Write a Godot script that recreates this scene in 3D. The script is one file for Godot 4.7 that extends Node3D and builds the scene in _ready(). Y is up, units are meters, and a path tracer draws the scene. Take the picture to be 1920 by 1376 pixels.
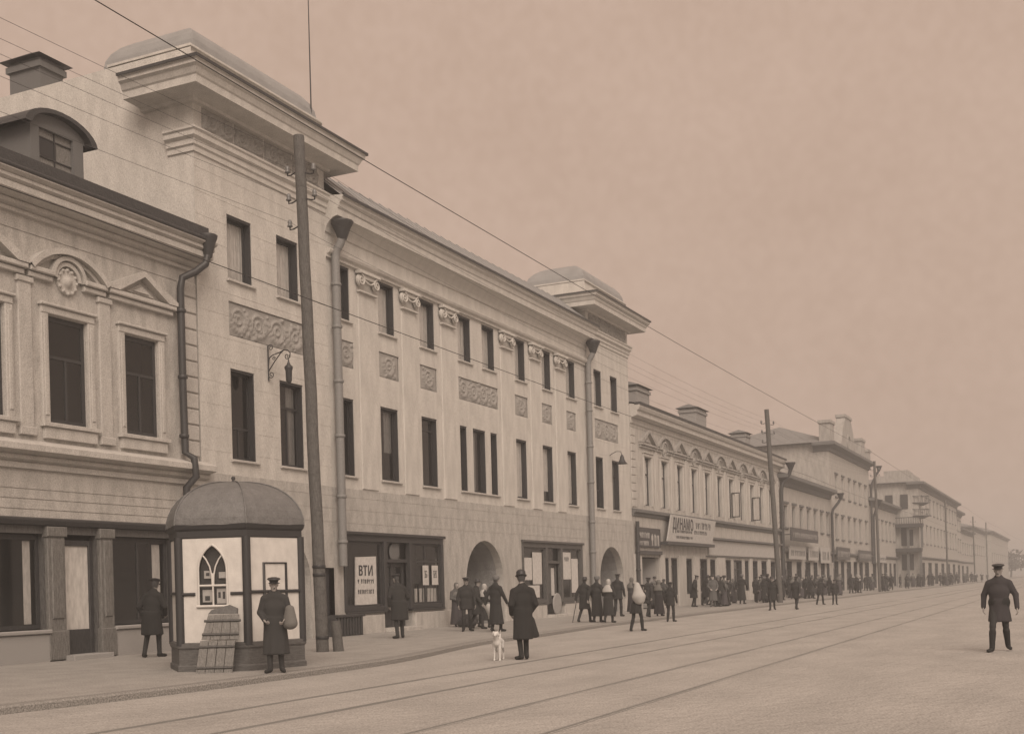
extends Node3D
# A provincial street on an overcast day. Facades stand on the plane x = 0, the street runs along -z.
# u = metres along the street (z = -u), v = height, w = distance out of the facade plane (x = w).

var org := Vector3.ZERO
var rng := RandomNumberGenerator.new()
var M := {}

static func P(u: float, v: float, w: float) -> Vector3:
	return Vector3(w, v, -u)

# ------------------------------------------------------------------ mesh collecting
class Geo:
	var vs := PackedVector3Array()
	var ns := PackedVector3Array()
	func tri(a: Vector3, b: Vector3, c: Vector3) -> void:
		var n := (b - a).cross(c - a)
		if n.length_squared() < 1e-14:
			return
		n = n.normalized()
		vs.append(a); vs.append(c); vs.append(b)
		ns.append(n); ns.append(n); ns.append(n)
	func trin(a: Vector3, b: Vector3, c: Vector3, na: Vector3, nb: Vector3, nc: Vector3) -> void:
		vs.append(a); vs.append(c); vs.append(b)
		ns.append(na); ns.append(nc); ns.append(nb)
	func quad(a: Vector3, b: Vector3, c: Vector3, d: Vector3) -> void:
		tri(a, b, c)
		tri(a, c, d)
	func q(u0: float, v0: float, u1: float, v1: float, w: float) -> void:   # a sheet that faces the street
		quad(P(u0, v0, w), P(u1, v0, w), P(u1, v1, w), P(u0, v1, w))
	static func P(u: float, v: float, w: float) -> Vector3:
		return Vector3(w, v, -u)
	func box(u0: float, u1: float, v0: float, v1: float, w0: float, w1: float) -> void:
		quad(P(u0, v0, w1), P(u1, v0, w1), P(u1, v1, w1), P(u0, v1, w1))
		quad(P(u1, v0, w0), P(u0, v0, w0), P(u0, v1, w0), P(u1, v1, w0))
		quad(P(u0, v0, w0), P(u0, v0, w1), P(u0, v1, w1), P(u0, v1, w0))
		quad(P(u1, v0, w1), P(u1, v0, w0), P(u1, v1, w0), P(u1, v1, w1))
		quad(P(u0, v1, w1), P(u1, v1, w1), P(u1, v1, w0), P(u0, v1, w0))
		quad(P(u0, v0, w0), P(u1, v0, w0), P(u1, v0, w1), P(u0, v0, w1))
	func bbox(u0: float, u1: float, v0: float, v1: float, w0: float, w1: float, b := 0.012) -> void:   # a box with its front edges bevelled
		quad(P(u0 + b, v0 + b, w1), P(u1 - b, v0 + b, w1), P(u1 - b, v1 - b, w1), P(u0 + b, v1 - b, w1))
		quad(P(u0, v1, w1 - b), P(u0 + b, v1 - b, w1), P(u1 - b, v1 - b, w1), P(u1, v1, w1 - b))
		quad(P(u0, v0, w1 - b), P(u1, v0, w1 - b), P(u1 - b, v0 + b, w1), P(u0 + b, v0 + b, w1))
		quad(P(u0, v0, w1 - b), P(u0 + b, v0 + b, w1), P(u0 + b, v1 - b, w1), P(u0, v1, w1 - b))
		quad(P(u1, v0, w1 - b), P(u1, v1, w1 - b), P(u1 - b, v1 - b, w1), P(u1 - b, v0 + b, w1))
		quad(P(u0, v0, w0), P(u0, v0, w1 - b), P(u0, v1, w1 - b), P(u0, v1, w0))
		quad(P(u1, v0, w1 - b), P(u1, v0, w0), P(u1, v1, w0), P(u1, v1, w1 - b))
		quad(P(u0, v1, w1 - b), P(u1, v1, w1 - b), P(u1, v1, w0), P(u0, v1, w0))
		quad(P(u0, v0, w0), P(u1, v0, w0), P(u1, v0, w1 - b), P(u0, v0, w1 - b))
	func poly(pts: PackedVector2Array, w0: float, w1: float) -> void:   # a (u, v) outline, counter-clockwise, pushed out from w0 to w1
		var t := Geometry2D.triangulate_polygon(pts)
		for i in range(0, t.size(), 3):
			var a := pts[t[i]]
			var b := pts[t[i + 1]]
			var c := pts[t[i + 2]]
			if (b - a).cross(c - a) < 0.0:
				var s := b
				b = c
				c = s
			tri(P(a.x, a.y, w1), P(b.x, b.y, w1), P(c.x, c.y, w1))
		for i in pts.size():
			var a := pts[i]
			var b := pts[(i + 1) % pts.size()]
			quad(P(a.x, a.y, w0), P(b.x, b.y, w0), P(b.x, b.y, w1), P(a.x, a.y, w1))
	func band(cu: float, cv: float, r0: float, r1: float, a0: float, a1: float, w0: float, w1: float, seg := 18, sq := 1.0) -> void:   # an arched band
		for i in seg:
			var x := lerpf(a0, a1, float(i) / seg)
			var y := lerpf(a0, a1, float(i + 1) / seg)
			var p0 := Vector2(cu + cos(x) * r0, cv + sin(x) * r0 * sq)
			var p1 := Vector2(cu + cos(x) * r1, cv + sin(x) * r1 * sq)
			var q0 := Vector2(cu + cos(y) * r0, cv + sin(y) * r0 * sq)
			var q1 := Vector2(cu + cos(y) * r1, cv + sin(y) * r1 * sq)
			quad(P(p0.x, p0.y, w1), P(p1.x, p1.y, w1), P(q1.x, q1.y, w1), P(q0.x, q0.y, w1))
			quad(P(p1.x, p1.y, w0), P(q1.x, q1.y, w0), P(q1.x, q1.y, w1), P(p1.x, p1.y, w1))
			quad(P(q0.x, q0.y, w0), P(p0.x, p0.y, w0), P(p0.x, p0.y, w1), P(q0.x, q0.y, w1))
	func sweep(path: PackedVector2Array, prof: PackedVector2Array, caps := true) -> void:   # a moulding along a (u, w) path, out to the left of it
		var m: Array[Vector2] = []
		for i in path.size():
			var n1 := Vector2.ZERO
			var n2 := Vector2.ZERO
			if i > 0:
				var d := (path[i] - path[i - 1]).normalized()
				n1 = Vector2(-d.y, d.x)
			if i < path.size() - 1:
				var d := (path[i + 1] - path[i]).normalized()
				n2 = Vector2(-d.y, d.x)
			if i == 0:
				m.append(n2)
			elif i == path.size() - 1:
				m.append(n1)
			else:
				m.append((n1 + n2) / (1.0 + n1.dot(n2)))
		for i in path.size() - 1:
			for j in prof.size() - 1:
				var a := path[i] + m[i] * prof[j].x
				var b := path[i + 1] + m[i + 1] * prof[j].x
				var c := path[i + 1] + m[i + 1] * prof[j + 1].x
				var d := path[i] + m[i] * prof[j + 1].x
				quad(P(a.x, prof[j].y, a.y), P(b.x, prof[j].y, b.y), P(c.x, prof[j + 1].y, c.y), P(d.x, prof[j + 1].y, d.y))
		if caps:
			var t := Geometry2D.triangulate_polygon(prof)
			for e in [0, path.size() - 1]:
				for i in range(0, t.size(), 3):
					var k: Array[Vector3] = []
					for x in 3:
						var o := path[e] + m[e] * prof[t[i + x]].x
						k.append(P(o.x, prof[t[i + x]].y, o.y))
					tri(k[0], k[1], k[2])
	func lathe(c: Vector3, prof: PackedVector2Array, seg := 16, sx := 1.0, sz := 1.0, basis := Basis()) -> void:   # (radius, height) from bottom to top
		var pn: Array[Vector2] = []
		for j in prof.size():
			var a := prof[maxi(j - 1, 0)]
			var b := prof[mini(j + 1, prof.size() - 1)]
			var d := (b - a).normalized()
			pn.append(Vector2(d.y, -d.x))
		for i in seg:
			var x := TAU * i / seg
			var y := TAU * (i + 1) / seg
			for j in prof.size() - 1:
				var k := []
				for e in [[x, j], [y, j], [y, j + 1], [x, j + 1]]:
					var r: float = prof[e[1]].x
					k.append([c + basis * Vector3(cos(e[0]) * r * sx, prof[e[1]].y, -sin(e[0]) * r * sz), (basis * Vector3(cos(e[0]) * pn[e[1]].x / sx, pn[e[1]].y, -sin(e[0]) * pn[e[1]].x / sz)).normalized()])
				trin(k[0][0], k[1][0], k[2][0], k[0][1], k[1][1], k[2][1])
				trin(k[0][0], k[2][0], k[3][0], k[0][1], k[2][1], k[3][1])
	func tube(pts: PackedVector3Array, r0: float, r1: float, seg := 8, caps := true) -> void:
		var n := pts.size()
		var rings := []
		var up := Vector3.UP
		for i in n:
			var d := (pts[mini(i + 1, n - 1)] - pts[maxi(i - 1, 0)]).normalized()
			if i == 0 and absf(d.dot(up)) > 0.9:
				up = Vector3.RIGHT
			var s := d.cross(up).normalized()
			up = s.cross(d).normalized()
			var r := lerpf(r0, r1, float(i) / maxi(n - 1, 1))
			var ring := []
			for k in seg:
				var a := TAU * k / seg
				var nn := s * cos(a) + up * sin(a)
				ring.append([pts[i] + nn * r, nn])
			rings.append(ring)
		for i in n - 1:
			for k in seg:
				var a: Array = rings[i][k]
				var b: Array = rings[i][(k + 1) % seg]
				var c: Array = rings[i + 1][(k + 1) % seg]
				var d: Array = rings[i + 1][k]
				trin(a[0], c[0], b[0], a[1], c[1], b[1])
				trin(a[0], d[0], c[0], a[1], d[1], c[1])
		if caps:
			for k in range(1, seg - 1):
				tri(rings[0][0][0], rings[0][k][0], rings[0][k + 1][0])
				tri(rings[n - 1][0][0], rings[n - 1][k + 1][0], rings[n - 1][k][0])

func commit(g: Geo, called: String, m: Material, parent: Node = null) -> MeshInstance3D:
	var a := []
	a.resize(Mesh.ARRAY_MAX)
	var vs := g.vs
	for i in vs.size():
		vs[i] -= org
	a[Mesh.ARRAY_VERTEX] = vs
	a[Mesh.ARRAY_NORMAL] = g.ns
	var am := ArrayMesh.new()
	am.add_surface_from_arrays(Mesh.PRIMITIVE_TRIANGLES, a)
	am.surface_set_material(0, m)
	var o := MeshInstance3D.new()
	o.mesh = am
	o.name = called
	(parent if parent else self).add_child(o, true)
	if parent == null:
		o.position = org
	return o

func tag(o: Node, label: String, category: String, group := "", kind := "") -> Node:
	if label:
		o.set_meta("label", label)
	if category:
		o.set_meta("category", category)
	if group:
		o.set_meta("group", group)
	if kind:
		o.set_meta("kind", kind)
	return o

func thing(called: String, label: String, category: String, at: Vector3, group := "") -> Node3D:
	var o := Node3D.new()
	o.name = called
	add_child(o, true)
	o.position = at
	org = at
	tag(o, label, category, group)
	return o

# ------------------------------------------------------------------ materials
func noise_tex(freq: float, oct: int, lo: float, hi: float, sd: int, size := 512, typ := FastNoiseLite.TYPE_SIMPLEX_SMOOTH) -> NoiseTexture2D:
	var f := FastNoiseLite.new()
	f.noise_type = typ
	f.seed = sd
	f.frequency = freq
	f.fractal_octaves = oct
	f.fractal_gain = 0.6
	var t := NoiseTexture2D.new()
	t.width = size
	t.height = size
	t.seamless = true
	t.noise = f
	var r := Gradient.new()
	r.set_color(0, Color(lo, lo, lo))
	r.set_color(1, Color(hi, hi, hi))
	t.color_ramp = r
	return t

func bump_tex(freq: float, oct: int, sd: int, strength: float) -> NoiseTexture2D:
	var t := noise_tex(freq, oct, 0.0, 1.0, sd)
	t.color_ramp = null
	t.as_normal_map = true
	t.bump_strength = strength
	return t

func mat(called: String, r: float, g: float, b: float, rough: float, tex: Texture2D = null, scale := Vector3(0.3, 0.3, 0.3), nrm: Texture2D = null, nscale := 0.6, metal := 0.0) -> StandardMaterial3D:
	var m := StandardMaterial3D.new()
	m.resource_name = called
	m.albedo_color = Color(r, g, b).linear_to_srgb()
	m.roughness = rough
	m.metallic = metal
	m.uv1_triplanar = true
	m.uv1_world_triplanar = true
	m.uv1_scale = scale
	if tex:
		m.albedo_texture = tex
	if nrm:
		m.normal_enabled = true
		m.normal_texture = nrm
		m.normal_scale = nscale
	M[called] = m
	return m

func make_materials() -> void:
	var stain := noise_tex(0.008, 6, 0.9, 1.03, 3)
	var mott := noise_tex(0.012, 7, 0.85, 1.05, 11)
	var fine := noise_tex(0.09, 5, 0.68, 1.12, 17)
	var nfine := bump_tex(0.08, 5, 21, 5.0)
	var ncoarse := bump_tex(0.02, 6, 23, 8.0)
	var wood := noise_tex(0.03, 5, 0.72, 1.1, 31)
	var S := Vector3(0.36, 0.1, 0.36)
	mat("stucco_light", 0.64, 0.62, 0.585, 0.92, stain, S, nfine, 0.18)
	mat("stucco_base", 0.5, 0.485, 0.46, 0.92, mott, S, nfine, 0.2)
	mat("plinth", 0.56, 0.54, 0.51, 0.9, mott, S, nfine, 0.2)
	mat("relief", 0.44, 0.425, 0.405, 0.92, fine, Vector3(0.8, 0.8, 0.8), nfine, 0.2)
	mat("stucco_old", 0.54, 0.52, 0.49, 0.92, mott, S, nfine, 0.2)
	mat("stucco_trim", 0.56, 0.54, 0.51, 0.92, stain, S, nfine, 0.2)
	mat("stucco_grey", 0.43, 0.415, 0.395, 0.92, mott, S, nfine, 0.2)
	mat("stucco_far", 0.5, 0.482, 0.455, 0.92, mott, S, nfine, 0.2)
	mat("stucco_trim_far", 0.36, 0.36, 0.36, 0.92, mott, S, nfine, 0.2)
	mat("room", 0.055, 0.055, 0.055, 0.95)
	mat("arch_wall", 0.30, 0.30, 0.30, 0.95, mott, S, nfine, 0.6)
	mat("roof_metal", 0.33, 0.33, 0.33, 0.6, stain, Vector3(0.2, 0.2, 0.2), ncoarse, 0.12)
	mat("roof_dark", 0.06, 0.06, 0.062, 0.6, fine, Vector3(0.5, 0.5, 0.5), ncoarse, 0.3)
	mat("roof_far", 0.22, 0.22, 0.22, 0.7, mott)
	mat("chimney", 0.20, 0.20, 0.20, 0.92, fine, Vector3(1, 1, 1), nfine, 1.0)
	mat("chimney_light", 0.42, 0.41, 0.4, 0.92, fine, Vector3(1, 1, 1), nfine, 1.0)
	mat("dark_wood", 0.052, 0.052, 0.054, 0.55, wood, Vector3(1.5, 0.2, 1.5), nfine, 0.3)
	mat("brown_wood", 0.13, 0.128, 0.125, 0.6, wood, Vector3(1.5, 0.2, 1.5), nfine, 0.4)
	mat("timber", 0.21, 0.205, 0.195, 0.6, wood, Vector3(1.5, 0.2, 1.5), nfine, 0.3)
	mat("old_wood", 0.27, 0.262, 0.25, 0.8, wood, Vector3(2.5, 0.3, 2.5), nfine, 0.8)
	mat("pole_wood", 0.15, 0.146, 0.14, 0.9, wood, Vector3(3.0, 0.25, 3.0), ncoarse, 1.0)
	mat("frame_dark", 0.036, 0.036, 0.038, 0.5)
	mat("frame_light", 0.30, 0.30, 0.295, 0.6)
	mat("iron", 0.034, 0.034, 0.036, 0.5)
	mat("pipe_dark", 0.055, 0.055, 0.057, 0.5, fine, Vector3(1, 1, 1))
	mat("pipe_grey", 0.30, 0.298, 0.295, 0.6, fine, Vector3(0.8, 0.5, 0.8))
	mat("porcelain", 0.16, 0.16, 0.16, 0.3)
	mat("curtain", 0.62, 0.6, 0.57, 0.9, mott, Vector3(1.0, 0.3, 1.0))
	mat("curtain_dim", 0.20, 0.20, 0.195, 0.9, wood, Vector3(2.0, 0.2, 2.0))
	mat("kiosk_white", 0.66, 0.64, 0.61, 0.7, stain, Vector3(0.8, 0.5, 0.8), nfine, 0.2)
	mat("kiosk_roof", 0.185, 0.185, 0.185, 0.5, mott, Vector3(0.6, 0.6, 0.6), ncoarse, 0.35)
	mat("kiosk_base", 0.13, 0.128, 0.125, 0.7, wood, Vector3(0.4, 1.5, 0.4), nfine, 0.5)
	mat("paper", 0.58, 0.565, 0.545, 0.9, stain, Vector3(1, 1, 1))
	mat("ink", 0.05, 0.05, 0.052, 0.8)
	mat("sign_light", 0.46, 0.45, 0.435, 0.7, stain, Vector3(0.6, 0.6, 0.6))
	mat("sign_dark", 0.06, 0.06, 0.063, 0.5)
	mat("sack", 0.52, 0.51, 0.49, 0.95, fine, Vector3(3, 3, 3), nfine, 0.8)
	mat("basket", 0.19, 0.185, 0.175, 0.9, fine, Vector3(6, 6, 6), nfine, 1.0)
	mat("road", 0.465, 0.447, 0.424, 0.95, stain, Vector3(0.12, 0.12, 0.06), nfine, 0.3)
	mat("pavement", 0.41, 0.395, 0.375, 0.95, stain, Vector3(0.2, 0.2, 0.2), nfine, 0.3)
	mat("kerb", 0.38, 0.365, 0.345, 0.95, fine, Vector3(0.6, 0.6, 0.6), nfine, 0.8)
	mat("earth", 0.4, 0.38, 0.355, 0.95, mott, Vector3(0.05, 0.05, 0.05))
	mat("steel", 0.24, 0.235, 0.225, 0.6)
	mat("fur", 0.55, 0.54, 0.52, 0.95, fine, Vector3(5, 5, 5), nfine, 1.0)
	mat("far_tree", 0.12, 0.12, 0.12, 0.95, fine, Vector3(0.3, 0.3, 0.3))
	var grain := noise_tex(0.3, 3, 0.76, 1.16, 43)
	for k in ["stucco_light", "stucco_base", "plinth", "stucco_old", "stucco_trim", "stucco_grey", "stucco_far", "kiosk_roof", "roof_metal", "relief", "pole_wood", "old_wood", "pipe_grey", "brown_wood", "timber"]:   # the sandy grain of render and weathered paint
		var m: StandardMaterial3D = M[k]
		m.detail_enabled = true
		m.detail_blend_mode = BaseMaterial3D.BLEND_MODE_MUL
		m.detail_albedo = grain
		m.detail_uv_layer = BaseMaterial3D.DETAIL_UV_2
		m.uv2_triplanar = true
		m.uv2_world_triplanar = true
		m.uv2_scale = Vector3(0.16, 0.16, 0.16)
	var rough := noise_tex(0.16, 5, 0.66, 1.2, 41)
	for m in [M.road, M.pavement, M.kerb]:   # a second, finer grain over the mottling
		m.detail_enabled = true
		m.detail_blend_mode = BaseMaterial3D.BLEND_MODE_MUL
		m.detail_albedo = rough
		m.detail_uv_layer = BaseMaterial3D.DETAIL_UV_2
		m.uv2_triplanar = true
		m.uv2_world_triplanar = true
		m.uv2_scale = Vector3(0.31, 0.31, 0.31)
	var g := StandardMaterial3D.new()
	g.resource_name = "glass"
	g.transparency = BaseMaterial3D.TRANSPARENCY_ALPHA
	g.albedo_color = Color(0.25, 0.25, 0.25, 0.16)
	g.roughness = 0.06
	M.glass = g

# ------------------------------------------------------------------ building pieces
func uniq(a: Array) -> Array:
	a.sort()
	var out := []
	for x in a:
		if out.is_empty() or x - out[-1] > 0.0005:
			out.append(x)
	return out

# A wall sheet with openings; holes are {u0, u1, v0, v1, spring (for an arch)}, joints are heights of drafted lines.
func wall_face(g: Geo, u0: float, u1: float, v0: float, v1: float, w: float, holes: Array, joints := [], jw := 0.014, jd := 0.012, reveal := 0.3) -> void:
	var xs := [u0, u1]
	var ys := [v0, v1]
	for h in holes:
		if h.u1 > u0 and h.u0 < u1 and h.v1 > v0 and h.v0 < v1:
			xs += [clampf(h.u0, u0, u1), clampf(h.u1, u0, u1)]
			ys += [clampf(h.v0, v0, v1), clampf(h.v1, v0, v1)]
	for j in joints:
		if j > v0 and j < v1:
			ys += [j - jw, j + jw]
	xs = uniq(xs)
	ys = uniq(ys)
	for yi in ys.size() - 1:
		var y0: float = ys[yi]
		var y1: float = ys[yi + 1]
		var mid := (y0 + y1) / 2.0
		var groove := false
		for j in joints:
			if absf(mid - j) < jw:
				groove = true
		for xi in xs.size() - 1:
			var x0: float = xs[xi]
			var x1: float = xs[xi + 1]
			var um := (x0 + x1) / 2.0
			var inside := false
			for h in holes:
				if um > h.u0 and um < h.u1 and mid > h.v0 and mid < h.v1:
					inside = true
			if inside:
				continue
			if groove:
				g.q(x0, y0, x1, y1, w - jd)
				g.quad(P(x0, y0, w), P(x1, y0, w), P(x1, y0, w - jd), P(x0, y0, w - jd))
				g.quad(P(x0, y1, w - jd), P(x1, y1, w - jd), P(x1, y1, w), P(x0, y1, w))
			else:
				g.q(x0, y0, x1, y1, w)
	for h in holes:
		if h.u0 < u0 - 0.01 or h.u1 > u1 + 0.01 or h.v1 <= v0 or h.v0 >= v1:
			continue
		var d: float = h.get("reveal", reveal)
		var a: float = maxf(h.v0, v0)
		var b: float = minf(h.v1, v1)
		var top: float = h.get("spring", b)
		g.quad(P(h.u0, a, w - d), P(h.u0, a, w), P(h.u0, top, w), P(h.u0, top, w - d))
		g.quad(P(h.u1, a, w), P(h.u1, a, w - d), P(h.u1, top, w - d), P(h.u1, top, w))
		if h.v0 > v0 + 0.001:
			g.quad(P(h.u0, a, w), P(h.u0, a, w - d), P(h.u1, a, w - d), P(h.u1, a, w))
			g.quad(P(h.u0, a, w - d), P(h.u0, a, w), P(h.u1, a, w), P(h.u1, a, w - d))
		if h.has("spring"):
			var c: float = (h.u0 + h.u1) / 2.0
			var r: float = (h.u1 - h.u0) / 2.0
			var n := 20
			for i in n:
				var t0 := PI - PI * i / n
				var t1 := PI - PI * (i + 1) / n
				var p := Vector2(c + cos(t0) * r, top + sin(t0) * (b - top))
				var q := Vector2(c + cos(t1) * r, top + sin(t1) * (b - top))
				g.quad(P(p.x, p.y, w), P(q.x, q.y, w), P(q.x, b, w), P(p.x, b, w))
				g.quad(P(p.x, p.y, w), P(p.x, p.y, w - d), P(q.x, q.y, w - d), P(q.x, q.y, w))
		elif h.v1 < v1 - 0.001:
			g.quad(P(h.u0, b, w - d), P(h.u1, b, w - d), P(h.u1, b, w), P(h.u0, b, w))

func hole(u0: float, u1: float, v0: float, v1: float) -> Dictionary:
	return {"u0": u0, "u1": u1, "v0": v0, "v1": v1}

# The shell behind a front: sides, back, top and a dark room wall behind the windows.
func shell(g: Geo, u0: float, u1: float, v1: float, w0: float, w1: float) -> void:
	g.quad(P(u0, -0.3, w1), P(u0, -0.3, w0), P(u0, v1, w0), P(u0, v1, w1))
	g.quad(P(u1, -0.3, w0), P(u1, -0.3, w1), P(u1, v1, w1), P(u1, v1, w0))
	g.quad(P(u1, -0.3, w1), P(u0, -0.3, w1), P(u0, v1, w1), P(u1, v1, w1))
	g.quad(P(u0, v1, w0), P(u1, v1, w0), P(u1, v1, w1), P(u0, v1, w1))

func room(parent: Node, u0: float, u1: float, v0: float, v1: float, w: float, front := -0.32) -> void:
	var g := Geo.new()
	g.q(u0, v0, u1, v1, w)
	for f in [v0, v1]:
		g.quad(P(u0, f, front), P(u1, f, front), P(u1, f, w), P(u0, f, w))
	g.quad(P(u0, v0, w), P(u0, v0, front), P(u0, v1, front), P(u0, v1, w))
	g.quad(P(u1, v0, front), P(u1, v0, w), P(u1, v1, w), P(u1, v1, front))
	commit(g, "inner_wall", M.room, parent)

func curtain_mesh(g: Geo, u0: float, u1: float, v0: float, v1: float, w: float, amp := 0.02) -> void:
	var n := maxi(6, int((u1 - u0) / 0.06))
	for i in n:
		var a := lerpf(u0, u1, float(i) / n)
		var b := lerpf(u0, u1, float(i + 1) / n)
		var wa := w + amp * sin(a * 41.0) + amp * 0.5 * sin(a * 17.0)
		var wb := w + amp * sin(b * 41.0) + amp * 0.5 * sin(b * 17.0)
		g.quad(P(a, v0, wa), P(b, v0, wb), P(b, v1, wb), P(a, v1, wa))

# opt: trans (height share of the transom, 0 none), mull (stiles between the panes), cur (share from the left, share to the right), curm, fm, line (dark lining)
func win(parent: Node, u0: float, u1: float, v0: float, v1: float, w: float, depth: float, opt := {}) -> void:
	var fm: Material = opt.get("fm", M.frame_dark)
	var g := Geo.new()
	var e := 0.003
	if opt.get("line", true):
		g.box(u0 + e, u0 + 0.05, v0 + e, v1 - e, w - depth, w - 0.03)
		g.box(u1 - 0.05, u1 - e, v0 + e, v1 - e, w - depth, w - 0.03)
		g.box(u0 + 0.05, u1 - 0.05, v1 - 0.07, v1 - e, w - depth, w - 0.03)
	var f := w - depth
	g.box(u0 + e, u0 + 0.1, v0 + e, v1 - e, f - 0.05, f - 0.001)
	g.box(u1 - 0.1, u1 - e, v0 + e, v1 - e, f - 0.05, f - 0.001)
	g.box(u0 + 0.1, u1 - 0.1, v1 - 0.12, v1 - e, f - 0.05, f - 0.001)
	g.box(u0 + 0.1, u1 - 0.1, v0 + e, v0 + 0.1, f - 0.05, f - 0.001)
	var tr: float = opt.get("trans", 0.68)
	var vt := lerpf(v0, v1, tr)
	if tr > 0.0:
		g.box(u0 + 0.1, u1 - 0.1, vt - 0.035, vt + 0.035, f - 0.048, f + 0.006)
	var mu: int = opt.get("mull", 1)
	for i in mu:
		var c := lerpf(u0, u1, float(i + 1) / (mu + 1))
		g.box(c - 0.03, c + 0.03, v0 + 0.1, (vt - 0.035) if tr > 0.0 else v1 - 0.12, f - 0.046, f + 0.003)
	var o := commit(g, "window", fm, parent)
	var p := Geo.new()
	p.q(u0 + 0.09, v0 + 0.09, u1 - 0.09, v1 - 0.11, f - 0.025)
	commit(p, "pane", M.glass, o)
	if opt.has("cur"):
		var c: Array = opt.cur
		var k := Geo.new()
		curtain_mesh(k, lerpf(u0 + 0.08, u1 - 0.08, c[0]), lerpf(u0 + 0.08, u1 - 0.08, c[1]), v0 + (0.05 if c.size() < 3 else (v1 - v0) * c[2]), v1 - 0.06, f - 0.06, 0.012)
		commit(k, "curtain", opt.get("curm", M.curtain), o)

func sill(parent: Node, u0: float, u1: float, v: float, m: Material, out := 0.09, w := 0.0) -> void:
	var g := Geo.new()
	g.bbox(u0 - 0.08, u1 + 0.1, v - 0.075, v - 0.004, w - 0.02, w + out)
	commit(g, "window_sill", m, parent)

# Stucco ornament: a plaque whose surface is modelled with a swag, rings and leaves.
func relief(parent: Node, u0: float, u1: float, v0: float, v1: float, w: float, amp: float, sd: int, nu: int, nv: int, m: Material) -> void:
	var r := RandomNumberGenerator.new()
	r.seed = sd
	var asp := (u1 - u0) / (v1 - v0)
	var bumps := []
	var units := maxi(1, int(round(asp / 1.05)))
	for k in units:
		var cx := (k + 0.5) / units * asp
		bumps.append([cx, 0.5, 0.3, 0.08, 1])
		bumps.append([cx, 0.5, 0.12, 0.06, 1])
		for i in 11:
			var a := PI + PI * i / 10.0
			bumps.append([cx + cos(a) * 0.42, 0.62 + sin(a) * 0.45, 0.07 + r.randf() * 0.05, 0.0, 0])
		for i in 9:
			bumps.append([cx + r.randf_range(-0.5, 0.5), r.randf_range(0.08, 0.95), r.randf_range(0.04, 0.1), 0.0, 0])
	var g := Geo.new()
	var hs := []
	for j in nv + 1:
		var row := []
		for i in nu + 1:
			var x := asp * i / nu
			var y := float(j) / nv
			var h := 0.0
			for b in bumps:
				var dx: float = x - b[0]
				var dy: float = y - b[1]
				if absf(dx) > 0.5 or absf(dy) > 0.5:
					continue
				var d := sqrt(dx * dx + dy * dy)
				if b[4] == 1:
					h = maxf(h, 0.8 * exp(-pow((d - b[2]) / 0.05, 2.0)))
				else:
					h = maxf(h, exp(-pow(d / b[2], 2.0)))
			if i == 0 or j == 0 or i == nu or j == nv:
				h = -0.3
			row.append(P(lerpf(u0, u1, float(i) / nu), lerpf(v0, v1, y), w + amp * h))
		hs.append(row)
	for j in nv:
		for i in nu:
			g.quad(hs[j][i], hs[j][i + 1], hs[j + 1][i + 1], hs[j + 1][i])
	commit(g, "relief_panel", m, parent)

func pipe(parent: Node, pts: PackedVector3Array, r: float, m: Material, collars := [], funnel := true) -> void:
	var g := Geo.new()
	g.tube(pts, r, r, 12)
	for c in collars:
		g.lathe(c, PackedVector2Array([Vector2(r + 0.002, -0.05), Vector2(r + 0.035, -0.04), Vector2(r + 0.035, 0.04), Vector2(r + 0.002, 0.05)]), 12)
	var o := commit(g, "downpipe", m, parent)
	if funnel:
		var f := Geo.new()
		var t := pts[0]
		f.lathe(t, PackedVector2Array([Vector2(r, -0.1), Vector2(r * 1.5, 0.08), Vector2(r * 2.1, 0.3), Vector2(r * 2.6, 0.42), Vector2(r * 2.75, 0.5), Vector2(r * 2.5, 0.52), Vector2(0.01, 0.5)]), 12)
		commit(f, "rain_hopper", M.pipe_dark, o)

func chimney(parent: Node, u0: float, u1: float, w0: float, w1: float, v0: float, v1: float, m: Material, cap: Material) -> void:
	var g := Geo.new()
	g.box(u0, u1, v0, v1, w0, w1)
	g.box(u0 - 0.08, u1 + 0.08, v1 - 0.3, v1 - 0.12, w0 - 0.08, w1 + 0.08)
	var o := commit(g, "chimney", m, parent)
	var c := Geo.new()
	hip(c, u0 - 0.22, u1 + 0.22, w1 + 0.22, w0 - 0.22, v1 + 0.02, 0.3, 0.45)
	commit(c, "chimney_cap", cap, o)

# A hipped roof over u0..u1, from the front edge wf back to wb.
func hip(g: Geo, u0: float, u1: float, wf: float, wb: float, v: float, h: float, inset: float) -> void:
	var wm := (wf + wb) / 2.0
	var i := minf(inset, (u1 - u0) / 2.0)
	var a := P(u0, v, wf)
	var b := P(u1, v, wf)
	var c := P(u1, v, wb)
	var d := P(u0, v, wb)
	var e := P(u0 + i, v + h, wm)
	var f := P(u1 - i, v + h, wm)
	g.quad(a, b, f, e)
	g.quad(c, d, e, f)
	g.tri(d, a, e)
	g.tri(b, c, f)
	g.quad(a, d, c, b)

# A square vault that closes a tower: convex sides up to a small flat top.
func vault(g: Geo, u0: float, u1: float, w0: float, w1: float, v0: float, v1: float, inset: float) -> void:
	var n := 7
	for i in n:
		var k := []
		for j in 2:
			var t := float(i + j) / n * PI / 2.0
			var a := inset * (1.0 - cos(t))
			var y := lerpf(v0, v1, sin(t))
			k.append([P(u0 + a, y, w1 - a), P(u1 - a, y, w1 - a), P(u1 - a, y, w0 + a), P(u0 + a, y, w0 + a)])
		for s in 4:
			g.quad(k[0][s], k[0][(s + 1) % 4], k[1][(s + 1) % 4], k[1][s])
		if i == n - 1:
			g.quad(k[1][0], k[1][1], k[1][2], k[1][3])

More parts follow.
